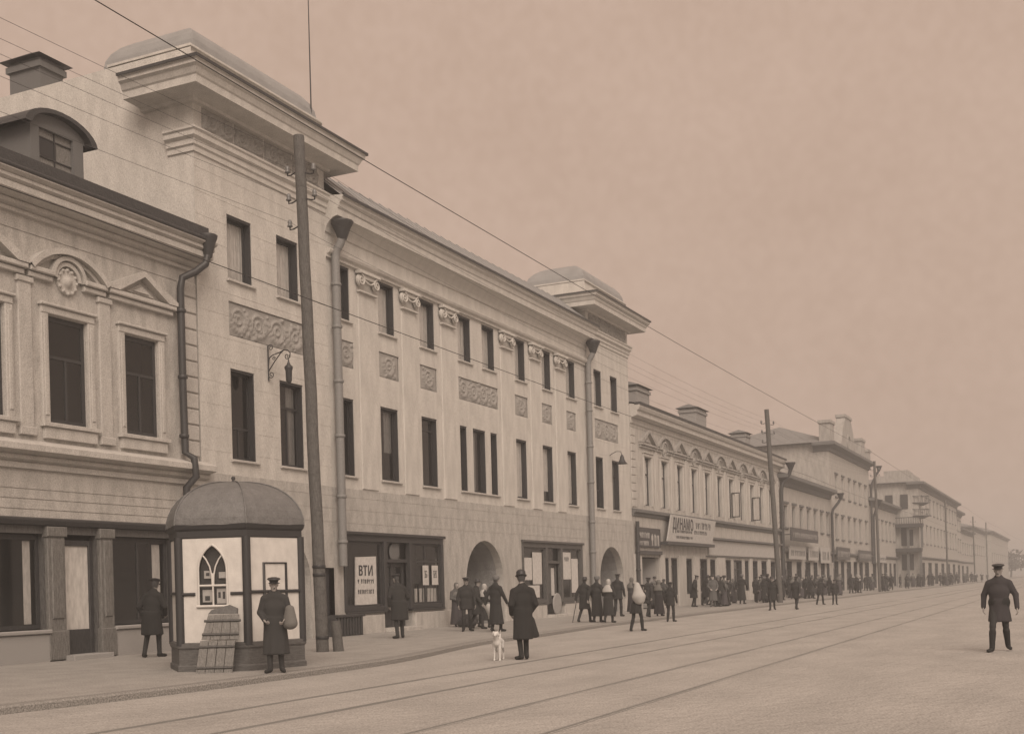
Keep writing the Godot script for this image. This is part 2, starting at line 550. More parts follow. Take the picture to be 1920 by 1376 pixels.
func text(parent: Node, called: String, s: String, size: float, at: Vector3, m: Material, depth := 0.02, bold := true, serif := false, squeeze := 1.0) -> MeshInstance3D:
	var t := TextMesh.new()
	var f := SystemFont.new()
	f.font_names = PackedStringArray(["Droid Serif" if serif else "Droid Sans"])
	f.font_weight = 700 if bold else 400
	t.font = f
	t.text = s
	t.font_size = 64
	t.pixel_size = size / 46.0
	t.depth = depth
	t.curve_step = 2.0
	t.material = m
	var o := MeshInstance3D.new()
	o.mesh = t
	o.name = called
	parent.add_child(o, true)
	o.position = at - org
	o.rotation.y = PI / 2
	o.scale = Vector3(squeeze, 1, 1)
	return o

# ------------------------------------------------------------------ the setting
func kerb_x(s: float) -> float:
	var k := [[-60.0, 7.9], [8.0, 7.9], [16.5, 8.75], [20.5, 8.7], [32.0, 6.9], [44.0, 6.1], [58.0, 5.8], [120.0, 5.6], [180.0, 6.4], [600.0, 7.0]]
	for i in k.size() - 1:
		if s <= k[i + 1][0]:
			return lerpf(k[i][1], k[i + 1][1], smoothstep(0.0, 1.0, (s - k[i][0]) / (k[i + 1][0] - k[i][0])))
	return 7.0

func build_ground() -> void:
	org = Vector3.ZERO
	var g := Geo.new()
	g.quad(Vector3(-900, -0.16, 900), Vector3(900, -0.16, 900), Vector3(900, -0.16, -1500), Vector3(-900, -0.16, -1500))
	tag(commit(g, "ground", M.earth), "", "", "", "structure")
	# the carriageway: a worn surface with real, shallow unevenness
	var f := FastNoiseLite.new()
	f.seed = 5
	f.frequency = 0.25
	f.fractal_octaves = 4
	var road := Geo.new()
	var us := []
	var u := -4.0
	while u < 90.0:
		us.append(u)
		u += 0.3 + maxf(u - 12.0, 0.0) * 0.012
	us += [95.0, 120.0, 160.0, 220.0, 320.0, 460.0, 700.0]
	var xs := []
	var x := 5.4
	while x < 26.0:
		xs.append(x)
		x += 0.3
	xs += [28.0, 34.0, 44.0]
	var hgt := func(a: float, b: float) -> float:
		var h := f.get_noise_2d(a, b * 0.7) * 0.007
		for r in [11.4, 12.92, 15.2, 16.72]:
			h -= 0.008 * exp(-pow((a - r) / 0.16, 2.0))
		h -= 0.014 * exp(-pow((a - 17.65) / 0.3, 2.0)) + 0.01 * exp(-pow((a - 14.0) / 0.3, 2.0)) + 0.012 * exp(-pow((a - 9.7) / 0.35, 2.0))
		return -0.12 + h * (1.0 - smoothstep(60.0, 95.0, b)) - (0.012 if b >= 90.0 else 0.0)
	for i in us.size() - 1:
		for j in xs.size() - 1:
			var p := []
			for e in [[0, 0], [1, 0], [1, 1], [0, 1]]:
				var uu: float = us[i + e[1]]
				var xx: float = xs[j + e[0]]
				p.append(Vector3(xx, hgt.call(xx, uu), -uu))
			var nn := []
			for q in p:
				var d := 0.15
				nn.append(Vector3(hgt.call(q.x - d, -q.z) - hgt.call(q.x + d, -q.z), 2.0 * d, hgt.call(q.x, -q.z + d) - hgt.call(q.x, -q.z - d)).normalized())
			road.trin(p[0], p[1], p[2], nn[0], nn[1], nn[2])
			road.trin(p[0], p[2], p[3], nn[0], nn[2], nn[3])
	tag(commit(road, "road", M.road), "", "", "", "structure")
	# pavement and kerb
	var pv := Geo.new()
	var kb := Geo.new()
	var s := -30.0
	while s < 500.0:
		var e := s + (0.75 if s < 90.0 else 12.0)
		var a := kerb_x(s)
		var b := kerb_x(e)
		pv.quad(P(s, 0, -0.05), P(s, 0, a - 0.3), P(e, 0, b - 0.3), P(e, 0, -0.05))
		var y0 := 0.004
		var l := 0.0
		kb.quad(P(s + l, y0, a - 0.3), P(s + l, y0, a - 0.03), P(e, y0, b - 0.03), P(e, y0, b - 0.3))
		kb.quad(P(s + l, y0, a - 0.03), P(s + l, y0 - 0.03, a), P(e, y0 - 0.03, b), P(e, y0, b - 0.03))
		kb.quad(P(s + l, y0 - 0.03, a), P(s + l, -0.2, a), P(e, -0.2, b), P(e, y0 - 0.03, b))
		s = e
	tag(commit(pv, "pavement", M.pavement), "", "", "", "structure")
	tag(commit(kb, "kerb", M.kerb), "", "", "", "structure")
	# tram rails
	var names := ["tram rail nearest the pavement, pole side of the first track", "second tram rail out from the pavement, far side of the first track", "third tram rail out from the pavement, near side of the second track", "outermost tram rail in the road, far side of the second track"]
	var i := 0
	for r in [11.4, 12.92, 15.2, 16.72]:
		org = P(0, -0.12, r)
		var t := Geo.new()
		t.box(-6, 480, -0.2, -0.113, r - 0.02, r + 0.015)
		t.box(-6, 480, -0.2, -0.121, r + 0.055, r + 0.067)
		tag(commit(t, "tram_rail", M.steel), names[i], "rail", "tram rails in the road")
		i += 1
	org = Vector3.ZERO

# ------------------------------------------------------------------ the long pale building with two towers
const TOWER_BAND := [Vector2(0, 13.86), Vector2(0.05, 13.88), Vector2(0.05, 14.02), Vector2(0.1, 14.06), Vector2(0.1, 14.2), Vector2(0.19, 14.27), Vector2(0.19, 14.4), Vector2(0.24, 14.44), Vector2(0.24, 14.5), Vector2(0, 14.56)]
const TOWER_CORNICE := [Vector2(0, 15.24), Vector2(0.14, 15.25), Vector2(0.16, 15.33), Vector2(0.3, 15.35), Vector2(0.82, 15.36), Vector2(0.82, 15.56), Vector2(0.86, 15.6), Vector2(0.92, 15.74), Vector2(1.0, 15.8), Vector2(1.0, 15.9), Vector2(1.03, 15.93), Vector2(1.03, 15.97), Vector2(0, 16.08)]

func flat_panel(parent: Node, u0: float, u1: float, v0: float, v1: float, m: Material, called: String, w1 := 0.06, w0 := -0.02) -> void:
	var g := Geo.new()
	g.bbox(u0, u1, v0, v1, w0, w1)
	commit(g, called, m, parent)

func tower(b: Node3D, u0: float, u1: float, seedn: int, w3: Array, w2: Array, arch: Dictionary, rel: Array, extra: Array) -> void:
	var holes := [arch]
	for k in w3:
		holes.append(hole(k[0], k[1], 10.62, 12.5))
	for k in w2:
		holes.append(hole(k[0], k[1], 5.38, 8.02))
	holes += extra
	var joints := []
	var y := 5.55
	while y < 13.7:
		joints.append(y)
		y += 0.66
	var g := Geo.new()
	wall_face(g, u0, u1, 4.92, 13.9, 0, holes, joints, 0.01, 0.006, 0.24)
	g.q(u0, 13.9, u1, 16.1, 0)
	commit(g, "upper_wall", M.stucco_light, b)
	var lo := Geo.new()
	wall_face(lo, u0, u1, -0.05, 4.92, 0, holes, [4.62, 4.2, 3.75], 0.01, 0.008, 0.34)
	commit(lo, "ground_floor_wall", M.stucco_base, b)
	# the arch leads into a passage
	var ar := Geo.new()
	var c: float = (arch.u0 + arch.u1) / 2.0
	var r: float = (arch.u1 - arch.u0) / 2.0
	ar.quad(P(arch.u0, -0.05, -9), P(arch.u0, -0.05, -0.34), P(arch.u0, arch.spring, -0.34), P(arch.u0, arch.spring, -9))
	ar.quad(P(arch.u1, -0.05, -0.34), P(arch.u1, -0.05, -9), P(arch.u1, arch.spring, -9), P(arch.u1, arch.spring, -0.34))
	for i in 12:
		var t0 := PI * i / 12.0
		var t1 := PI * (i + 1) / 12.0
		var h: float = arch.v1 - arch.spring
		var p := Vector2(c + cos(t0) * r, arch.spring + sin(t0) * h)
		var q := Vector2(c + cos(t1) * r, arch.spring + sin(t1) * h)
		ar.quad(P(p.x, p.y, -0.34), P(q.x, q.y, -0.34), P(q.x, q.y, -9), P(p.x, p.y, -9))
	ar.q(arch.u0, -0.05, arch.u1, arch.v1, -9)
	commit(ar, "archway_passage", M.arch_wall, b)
	# roof parts
	var bd := Geo.new()
	bd.sweep(PackedVector2Array([Vector2(u0, -0.9), Vector2(u0, 0), Vector2(u1, 0), Vector2(u1, -2.2)]), PackedVector2Array(TOWER_BAND))
	commit(bd, "string_course", M.stucco_light, b)
	var cn := Geo.new()
	cn.sweep(PackedVector2Array([Vector2(u0, -1.75), Vector2(u0, 0), Vector2(u1, 0), Vector2(u1, -3.2)]), PackedVector2Array(TOWER_CORNICE))
	commit(cn, "cornice", M.stucco_light, b)
	var de := Geo.new()
	de.sweep(PackedVector2Array([Vector2(u0, -1.75), Vector2(u0, 0), Vector2(u1, 0), Vector2(u1, -3.2)]), PackedVector2Array([Vector2(1.035, 15.93), Vector2(1.075, 15.92), Vector2(1.075, 16.0), Vector2(0.9, 16.04)]), false)
	commit(de, "metal_drip_edge", M.roof_dark, b)
	var n := 4
	for i in n:
		var a := lerpf(u0 + 0.35, u1 - 0.35, float(i) / n)
		var e := lerpf(u0 + 0.35, u1 - 0.35, float(i + 1) / n)
		relief(b, a + 0.02, e - 0.02, 14.58, 15.23, 0.03, 0.09, seedn + i, 30, 16, M.relief)
	var at := Geo.new()
	at.box(u0 + 0.05, u1 - 0.05, 16.0, 16.83, -3.0, -0.06)
	at.bbox(u0 - 0.02, u1 + 0.02, 16.83, 16.9, -3.05, 0.0)
	commit(at, "attic_block", M.stucco_light, b)
	var rf := Geo.new()
	vault(rf, u0 + 0.2, u1 - 0.2, -3.4, -0.08, 16.9, 18.05, 1.6)
	commit(rf, "tower_roof", M.roof_metal, b)
	for k in w3:
		win(b, k[0], k[1], 10.62, 12.5, 0, 0.24, {"trans": 0.0, "mull": 0, "cur": [0.0, 1.0]})
		sill(b, k[0], k[1], 10.62, M.stucco_trim)
	relief(b, rel[0], rel[1], 8.98, 9.98, -0.045, 0.06, seedn + 9, 74, 26, M.relief)
	for i in w2.size():
		win(b, w2[i][0], w2[i][1], 5.38, 8.02, 0, 0.2, {"trans": 0.36 if i == 0 else 0.7, "mull": 1, "cur": [0.55, 0.95], "curm": M.curtain_dim} if i == 1 else {"trans": 0.36, "mull": 1})
		sill(b, w2[i][0], w2[i][1], 5.38, M.stucco_trim)

func ionic_cap(b: Node, u0: float, u1: float) -> void:
	var g := Geo.new()
	var c := (u0 + u1) / 2.0
	for s in [-1.0, 1.0]:
		var cu: float = c + s * ((u1 - u0) / 2.0 - 0.12)
		var pts := PackedVector3Array()
		for i in 26:
			var a: float = -s * (0.25 * TAU) + s * TAU * 1.6 * i / 25.0
			var r := lerpf(0.2, 0.03, i / 25.0)
			pts.append(P(cu + s * 0.02 + cos(a + PI / 2.0 * (1 + s)) * r, 12.12 + sin(a + PI / 2.0 * (1 + s)) * r, 0.13))
		g.tube(pts, 0.04, 0.025, 6)
		g.lathe(P(cu + s * 0.02, 12.12, 0.02), PackedVector2Array([Vector2(0.2, 0.0), Vector2(0.2, 0.06), Vector2(0.16, 0.09), Vector2(0.01, 0.09)]), 16, 1, 1, Basis(Vector3(0, 0, 1), -PI / 2))
	g.bbox(u0 - 0.06, u1 + 0.06, 12.34, 12.44, -0.02, 0.2)
	g.bbox(u0 + 0.16, u1 - 0.16, 12.2, 12.34, -0.02, 0.12)
	g.bbox(u0 + 0.02, u1 - 0.02, 11.72, 11.78, -0.02, 0.1)
	g.tube(PackedVector3Array([P(u0 + 0.2, 12.2, 0.1), P(c - 0.15, 12.08, 0.13), P(c, 12.05, 0.14), P(c + 0.15, 12.08, 0.13), P(u1 - 0.2, 12.2, 0.1)]), 0.035, 0.035, 6)
	commit(g, "pilaster_capital", M.stucco_light, b)

func shopfront(b: Node, u0: float, u1: float, v0: float, v1: float, d0: float, d1: float, w: float, m: Material, lamp := false) -> void:
	# timber front: entablature, posts, two show windows and a glazed door between d0 and d1
	var g := Geo.new()
	var e := 0.004
	g.box(u0 + e, u1 - e, v1 - 0.28, v1 - e, w - 0.05, w + 0.03)
	g.bbox(u0 - 0.05, u1 + 0.05, v1 - 0.07, v1 + 0.03, w - 0.02, w + 0.13)
	for k in [[u0 + e, u0 + 0.16], [d0 - 0.2, d0], [d1, d1 + 0.2], [u1 - 0.16, u1 - e]]:
		g.bbox(k[0], k[1], v0, v1 - 0.28, w - 0.14, w + 0.05)
	for k in [[u0 + 0.16, d0 - 0.2], [d1 + 0.2, u1 - 0.16]]:
		g.bbox(k[0], k[1], v0 + e, v0 + 0.16, w - 0.12, w + 0.02)
		g.bbox(k[0] - 0.1, k[1] + 0.1, v0 - 0.07, v0, w - 0.14, w + 0.1)
	var f := commit(g, "shopfront_frame", m, b)
	tag(f, "", "")
	var n := 0
	for k in [[u0 + 0.16, d0 - 0.2], [d1 + 0.2, u1 - 0.16]]:
		var s := Geo.new()
		var q0: float = k[0] + 0.003
		var q1: float = k[1] - 0.003
		s.box(q0, q0 + 0.07, v0 + 0.163, v1 - 0.283, w - 0.13, w - 0.06)
		s.box(q1 - 0.07, q1, v0 + 0.163, v1 - 0.283, w - 0.13, w - 0.06)
		s.box(q0 + 0.07, q1 - 0.07, v1 - 0.36, v1 - 0.283, w - 0.13, w - 0.06)
		s.box(q0 + 0.07, q1 - 0.07, v0 + 0.163, v0 + 0.23, w - 0.13, w - 0.06)
		if n == 1:
			var mid := (q0 + q1) / 2.0
			s.box(mid - 0.03, mid + 0.03, v0 + 0.23, v1 - 0.36, w - 0.125, w - 0.065)
			s.box(q0 + 0.07, mid - 0.03, v1 - 0.98, v1 - 0.91, w - 0.124, w - 0.066)
			s.box(mid + 0.03, q1 - 0.07, v1 - 0.98, v1 - 0.91, w - 0.124, w - 0.066)
		var o := commit(s, "shop_window", m, b)
		var p := Geo.new()
		p.q(q0 + 0.06, v0 + 0.22, q1 - 0.06, v1 - 0.35, w - 0.1)
		commit(p, "pane", M.glass, o)
		n += 1
	var dr := Geo.new()
	var t := v1 - 1.0
	dr.bbox(d0 + e, d1 - e, t, t + 0.12, w - 0.3, w - 0.05)
	for k in [[d0 + e, (d0 + d1) / 2.0 - 0.004], [(d0 + d1) / 2.0 + 0.004, d1 - e]]:
		dr.bbox(k[0], k[0] + 0.12, 0.02, t - 0.004, w - 0.3, w - 0.22)
		dr.bbox(k[1] - 0.12, k[1], 0.02, t - 0.004, w - 0.3, w - 0.22)
		dr.bbox(k[0] + 0.12, k[1] - 0.12, 0.02, 0.85, w - 0.3, w - 0.235)
		dr.bbox(k[0] + 0.2, k[1] - 0.2, 0.2, 0.7, w - 0.3, w - 0.21)
		dr.bbox(k[0] + 0.12, k[1] - 0.12, t - 0.16, t - 0.004, w - 0.3, w - 0.235)
	var dn := commit(dr, "shop_door", m, b)
	var dp := Geo.new()
	dp.q(d0 + 0.1, 0.84, d1 - 0.1, t - 0.12, w - 0.27)
	dp.q(d0 + 0.05, t + 0.1, d1 - 0.05, v1 - 0.28, w - 0.17)
	commit(dp, "pane", M.glass, dn)
	var hd := Geo.new()
	hd.lathe(P((d0 + d1) / 2.0 - 0.08, 1.05, w - 0.2), PackedVector2Array([Vector2(0.01, -0.02), Vector2(0.035, 0.0), Vector2(0.01, 0.03)]), 8)
	commit(hd, "door_handle", M.iron, dn)
	if lamp:
		var og := Geo.new()
		og.lathe(P((d0 + d1) / 2.0, v1 - 0.62, w - 0.15), PackedVector2Array([Vector2(0.34, 0.0), Vector2(0.36, 0.02), Vector2(0.3, 0.05), Vector2(0.2, 0.04), Vector2(0.12, 0.06), Vector2(0.01, 0.06)]), 18, 1, 1, Basis(Vector3(0, 0, 1), -PI / 2))
		commit(og, "door_rosette", M.chimney, dn)

func main_building() -> void:
	var b := thing("pale_towered_building", "long pale stucco building with two flat-corniced corner towers, behind the kiosk and tall pole", "building", P(44.4, 0, 0))
	var a1 := {"u0": 28.1, "u1": 31.7, "v0": -0.05, "v1": 3.42, "spring": 1.75}
	var a2 := {"u0": 57.35, "u1": 60.85, "v0": -0.05, "v1": 3.42, "spring": 1.75}
	tower(b, 26.55, 33.0, 100, [[27.92, 29.06], [30.3, 31.42]], [[27.92, 29.04], [30.28, 31.5]], a1, [27.92, 31.66], [hole(27.92, 31.66, 8.98, 9.98).merged({"reveal": 0.05}), hole(32.35, 33.0, 0.0, 2.25)])
	tower(b, 56.2, 62.4, 200, [[57.12, 58.2], [59.5, 60.58]], [[57.12, 58.2], [59.5, 60.58]], a2, [57.12, 60.6], [hole(57.12, 60.6, 8.98, 9.98).merged({"reveal": 0.05})])
	# dark plank door in the foot of the left tower
	var pd := Geo.new()
	for i in 3:
		pd.bbox(32.36 + i * 0.21, 32.55 + i * 0.21, 0.02, 2.24, -0.24, -0.18)
	commit(pd, "plank_door", M.dark_wood, b)
	# centre: three storeys between the towers
	var W := -0.06
	var w3 := [[33.52, 34.45], [36.3, 37.4], [39.25, 40.4], [42.32, 43.45], [44.48, 45.65], [47.68, 48.78], [50.65, 51.68], [53.55, 54.7]]
	var w2 := [[33.6, 34.55], [36.28, 37.5], [39.22, 40.42], [42.32, 42.92], [43.45, 44.6], [45.08, 45.72], [47.62, 48.74], [50.52, 51.7], [53.5, 54.64]]
	var rel := [[33.75, 34.62], [36.28, 37.66], [39.2, 40.52], [42.3, 45.9], [47.62, 49.0], [50.55, 51.75], [53.5, 54.72]]
	var arch := {"u0": 42.55, "u1": 46.0, "v0": -0.05, "v1": 3.4, "spring": 1.75}
	var holes := [arch, hole(33.66, 40.6, 0.76, 3.45), hole(36.2, 38.2, -0.05, 0.76), hole(47.9, 55.05, 0.66, 3.5), hole(50.5, 52.5, -0.05, 0.66)]
	for k in w3:
		holes.append(hole(k[0], k[1], 10.6, 12.42))
	for k in w2:
		holes.append(hole(k[0], k[1], 5.36, 7.97))
	for k in rel:
		holes.append(hole(k[0], k[1], 9.02, 9.92).merged({"reveal": 0.045}))
	var g := Geo.new()
	wall_face(g, 33.0, 56.2, 4.92, 13.9, W, holes, [], 0.012, 0.018, 0.22)
	commit(g, "upper_wall", M.stucco_light, b)
	var lo := Geo.new()
	wall_face(lo, 33.0, 56.2, -0.05, 4.92, W, holes, [4.62, 4.2, 3.75], 0.01, 0.008, 0.34)
	commit(lo, "ground_floor_wall", M.stucco_base, b)
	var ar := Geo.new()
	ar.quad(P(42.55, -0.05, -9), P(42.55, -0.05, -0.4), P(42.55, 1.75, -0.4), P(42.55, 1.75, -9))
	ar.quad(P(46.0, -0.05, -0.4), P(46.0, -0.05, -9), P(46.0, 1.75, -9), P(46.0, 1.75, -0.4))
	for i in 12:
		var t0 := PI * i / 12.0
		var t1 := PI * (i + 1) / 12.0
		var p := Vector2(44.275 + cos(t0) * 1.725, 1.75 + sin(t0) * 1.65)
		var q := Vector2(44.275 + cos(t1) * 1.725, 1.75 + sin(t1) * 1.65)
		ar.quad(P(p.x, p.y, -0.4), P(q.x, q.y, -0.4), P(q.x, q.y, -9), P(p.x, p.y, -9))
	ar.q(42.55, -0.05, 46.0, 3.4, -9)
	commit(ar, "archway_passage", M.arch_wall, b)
	for k in w3:
		win(b, k[0], k[1], 10.6, 12.42, W, 0.22, {"trans": 0.0, "mull": 0, "cur": [0.0, 1.0]})
		sill(b, k[0], k[1], 10.6, M.stucco_trim, 0.09, W)
	var cs := [[], [0.45, 0.95, 0.4], [0.0, 0.3], [], [0.3, 0.55], [], [0.05, 0.95], [0.0, 1.0, 0.2], [0.1, 0.9]]
	for i in w2.size():
		var o := {"trans": 0.0 if i > 2 and i < 6 else (0.82 if i == 2 else 0.0), "mull": 0, "curm": M.curtain_dim if i < 6 else M.curtain}
		if cs[i].size():
			o.cur = cs[i]
		win(b, w2[i][0], w2[i][1], 5.36, 7.97, W, 0.18, o)
		if i < 3 or i > 5:
			sill(b, w2[i][0], w2[i][1], 5.36, M.stucco_trim, 0.09, W)
	sill(b, 42.32, 45.72, 5.36, M.stucco_trim, 0.09, W)
	var n := 0
	for k in rel:
		relief(b, k[0], k[1], 9.02, 9.92, W - 0.04, 0.06, 310 + n, 20 if n != 3 else 60, 18, M.relief)
		n += 1
	for k in [[34.86, 36.06], [37.78, 38.95], [40.78, 41.98], [46.1, 47.34], [49.15, 50.35], [52.05, 53.25]]:
		var pl := Geo.new()
		pl.bbox(k[0] + 0.08, k[1] - 0.08, 4.95, 11.75, W - 0.02, W + 0.045, 0.02)
		commit(pl, "pilaster", M.stucco_light, b)
		ionic_cap(b, k[0], k[1])
	# entablature: string, frieze, deep cove and cornice
	var e := Geo.new()
	e.sweep(PackedVector2Array([Vector2(33.0, W), Vector2(56.2, W)]), PackedVector2Array([Vector2(0, 12.46), Vector2(0.1, 12.48), Vector2(0.1, 12.56), Vector2(0.2, 12.62), Vector2(0.24, 12.7), Vector2(0.24, 12.74), Vector2(0, 12.8)]))
	commit(e, "architrave", M.stucco_light, b)
	var c := Geo.new()
	c.sweep(PackedVector2Array([Vector2(33.0, W), Vector2(56.2, W)]), PackedVector2Array([Vector2(0, 13.3), Vector2(0.06, 13.32), Vector2(0.1, 13.45), Vector2(0.2, 13.6), Vector2(0.36, 13.72), Vector2(0.5, 13.76), Vector2(0.56, 13.76), Vector2(0.56, 13.98), Vector2(0.6, 14.02), Vector2(0.64, 14.16), Vector2(0.74, 14.24), Vector2(0.74, 14.32), Vector2(0.78, 14.36), Vector2(0.78, 14.4), Vector2(0, 14.48)]))
	commit(c, "cornice", M.stucco_light, b)
	var de := Geo.new()
	de.sweep(PackedVector2Array([Vector2(33.0, W), Vector2(56.2, W)]), PackedVector2Array([Vector2(0.785, 14.35), Vector2(0.825, 14.34), Vector2(0.825, 14.43), Vector2(0.7, 14.47)]), false)
	commit(de, "metal_drip_edge", M.roof_dark, b)
	var gu := Geo.new()
	gu.tube(PackedVector3Array([P(33.05, 14.42, 0.7), P(56.1, 14.42, 0.7)]), 0.05, 0.05, 8)
	commit(gu, "gutter", M.pipe_dark, b)
	var rf := Geo.new()
	rf.quad(P(33.0, 14.42, 0.62), P(56.2, 14.42, 0.62), P(56.2, 15.8, -1.05), P(33.0, 15.8, -1.05))
	rf.quad(P(33.0, 15.8, -1.05), P(56.2, 15.8, -1.05), P(56.2, 16.3, -12), P(33.0, 16.3, -12))
	for i in 34:
		var u := 33.4 + i * 0.68
		rf.quad(P(u, 14.45, 0.6), P(u + 0.03, 14.45, 0.6), P(u + 0.03, 15.83, -1.03), P(u, 15.83, -1.03))
		rf.quad(P(u, 14.4, 0.62), P(u, 14.45, 0.6), P(u, 15.83, -1.03), P(u, 15.8, -1.05))
	commit(rf, "roof", M.roof_metal, b)
	# body behind the fronts
	var sh := Geo.new()
	shell(sh, 26.55, 33.0, 16.8, 0, -12)
	shell(sh, 56.2, 62.4, 16.8, 0, -8)
	sh.quad(P(33.0, -0.3, -12), P(56.2, -0.3, -12), P(56.2, 16.3, -12), P(33.0, 16.3, -12))
	commit(sh, "side_wall", M.stucco_light, b)
	room(b, 26.7, 32.9, 4.0, 13.6, -2.2)
	room(b, 33.1, 56.1, 4.0, 13.6, -2.2, -0.36)
	room(b, 56.3, 62.3, 4.0, 13.6, -2.2)
	room(b, 33.3, 42.3, -0.1, 3.7, -2.2, -0.42)
	room(b, 46.2, 56.1, -0.1, 3.7, -2.2, -0.42)
	chimney(b, 26.6, 27.5, -7.0, -5.75, 16.75, 17.75, M.chimney, M.roof_dark)
	chimney(b, 26.6, 27.4, -9.6, -8.4, 16.75, 17.2, M.chimney, M.roof_dark)
	# shop fronts
	shopfront(b, 33.66, 40.6, 0.76, 3.45, 36.4, 38.0, W, M.dark_wood, true)
	shopfront(b, 47.9, 55.05, 0.66, 3.5, 50.72, 52.28, W, M.brown_wood)
	var st := Geo.new()
	st.bbox(36.15, 38.25, -0.05, 0.13, -0.3, 0.35)
	st.bbox(50.45, 52.55, -0.05, 0.13, -0.3, 0.35)
	commit(st, "door_step", M.plinth, b)
	for k in [[33.1, 36.1], [38.3, 42.5], [46.05, 50.4], [52.6, 56.1], [61.0, 62.35]]:
		flat_panel(b, k[0], k[1], -0.05, 0.62, M.plinth, "plinth", 0.02, -0.08)
	# downpipes in the corners beside the towers
	for k in [[33.32, 0.0], [56.0, 0.6]]:
		var u: float = k[0]
		var cl := []
		for y in [11.6, 10.2, 8.4, 6.6, 4.6, 3.1]:
			cl.append(P(u, y, 0.16))
		pipe(b, PackedVector3Array([P(u + 0.05, 13.15, 0.42), P(u + 0.03, 12.95, 0.36), P(u, 12.7, 0.2), P(u, 12.5, 0.16), P(u, 6.0, 0.16), P(u, 2.3 - k[1] * 3.0, 0.16)]), 0.14, M.pipe_grey, cl)

# ------------------------------------------------------------------ two ornate two-storey houses
func casing(b: Node, u0: float, u1: float, v0: float, v1: float, wide: float, m: Material) -> void:
	var g := Geo.new()
	for s in [[u0 - wide, u0 - 0.01], [u1 + 0.01, u1 + wide]]:
		g.bbox(s[0], s[1], v0 - 0.02, v1 + 0.02, -0.02, 0.07, 0.02)
		g.bbox(s[0] + 0.06, s[1] - 0.06, v0 + 0.15, v1 - 0.1, 0.05, 0.095, 0.015)
	g.bbox(u0 - wide, u1 + wide, v1 + 0.02, v1 + 0.2, -0.02, 0.08, 0.02)
	g.bbox(u0 - wide - 0.05, u1 + wide + 0.05, v1 + 0.2, v1 + 0.27, -0.02, 0.14, 0.02)
	commit(g, "window_casing", m, b)

func pediment(b: Node, u0: float, u1: float, v: float, arched: bool, m: Material, rise := 0.58) -> void:
	var g := Geo.new()
	var c := (u0 + u1) / 2.0
	var h := (u1 - u0) / 2.0
	if arched:
		var ca := 0.5
		g.bbox(u0, c - ca, v, v + 0.12, -0.02, 0.2, 0.02)
		g.bbox(u0, c - ca, v - 0.14, v - 0.01, -0.02, 0.12, 0.02)
		g.bbox(c + ca, u1, v, v + 0.12, -0.02, 0.2, 0.02)
		g.bbox(c + ca, u1, v - 0.14, v - 0.01, -0.02, 0.12, 0.02)
		var hh := h + 0.02
		var r := (hh * hh + rise * rise) / (2.0 * rise)
		var a := asin(minf(1.0, hh / r))
		g.band(c, v + 0.14 + rise - r, r - 0.12, r + 0.02, PI / 2 + a, PI / 2 - a, -0.02, 0.24, 20)
		g.band(c, v + 0.14 + rise - r, r - 0.22, r - 0.13, PI / 2 + a * 0.95, PI / 2 - a * 0.95, -0.02, 0.1, 20)
		g.band(c, v + 0.02, 0.46, 0.56, PI, 0, -0.02, 0.16, 18)
		g.band(c, v + 0.02, 0.33, 0.43, PI, 0, -0.02, 0.1, 18)
		g.lathe(P(c, v - 0.02, 0.0), PackedVector2Array([Vector2(0.32, 0.0), Vector2(0.32, 0.05), Vector2(0.27, 0.08), Vector2(0.22, 0.05), Vector2(0.13, 0.06), Vector2(0.1, 0.13), Vector2(0.01, 0.14)]), 14, 1, 1, Basis(Vector3(0, 0, 1), -PI / 2))
		for i in 12:
			var t := TAU * i / 12.0
			g.lathe(P(c + cos(t) * 0.285, v - 0.02 + sin(t) * 0.285, 0.06), PackedVector2Array([Vector2(0.05, 0.0), Vector2(0.035, 0.04), Vector2(0.005, 0.05)]), 6, 1, 1, Basis(Vector3(0, 0, 1), -PI / 2))
	else:
		g.bbox(u0, u1, v, v + 0.12, -0.02, 0.2, 0.02)
		g.bbox(u0 + 0.06, u1 - 0.06, v - 0.14, v - 0.01, -0.02, 0.12, 0.02)
		var t := v + 0.12
		for s in [-1.0, 1.0]:
			var p := PackedVector2Array([Vector2(c + s * (h + 0.03), t + 0.005), Vector2(c + s * (h + 0.03), t + 0.1), Vector2(c, t + rise + 0.1), Vector2(c, t + rise - 0.05), Vector2(c + s * (h - 0.32), t + 0.005)])
			if s > 0:
				p.reverse()
				p.reverse()
			var q := p if s > 0 else PackedVector2Array([p[4], p[3], p[2], p[1], p[0]])
			g.poly(q, -0.02, 0.22)
		g.poly(PackedVector2Array([Vector2(c - h * 0.42, t + 0.09), Vector2(c + h * 0.42, t + 0.09), Vector2(c, t + rise * 0.62)]), -0.02, 0.04)
		g.poly(PackedVector2Array([Vector2(c - h * 0.25, t + 0.13), Vector2(c + h * 0.25, t + 0.13), Vector2(c, t + rise * 0.48)]), 0.03, 0.09)
	commit(g, "window_pediment", m, b)

func quoins(b: Node, u0: float, u1: float, v0: float, v1: float, m: Material, side := 0.0) -> void:
	var y := v0
	while y + 0.3 < v1:
		var g := Geo.new()
		g.bbox(u0, u1, y + 0.02, y + 0.42, -side - 0.02, 0.05, 0.02)
		commit(g, "quoin", m, b)
		y += 0.44

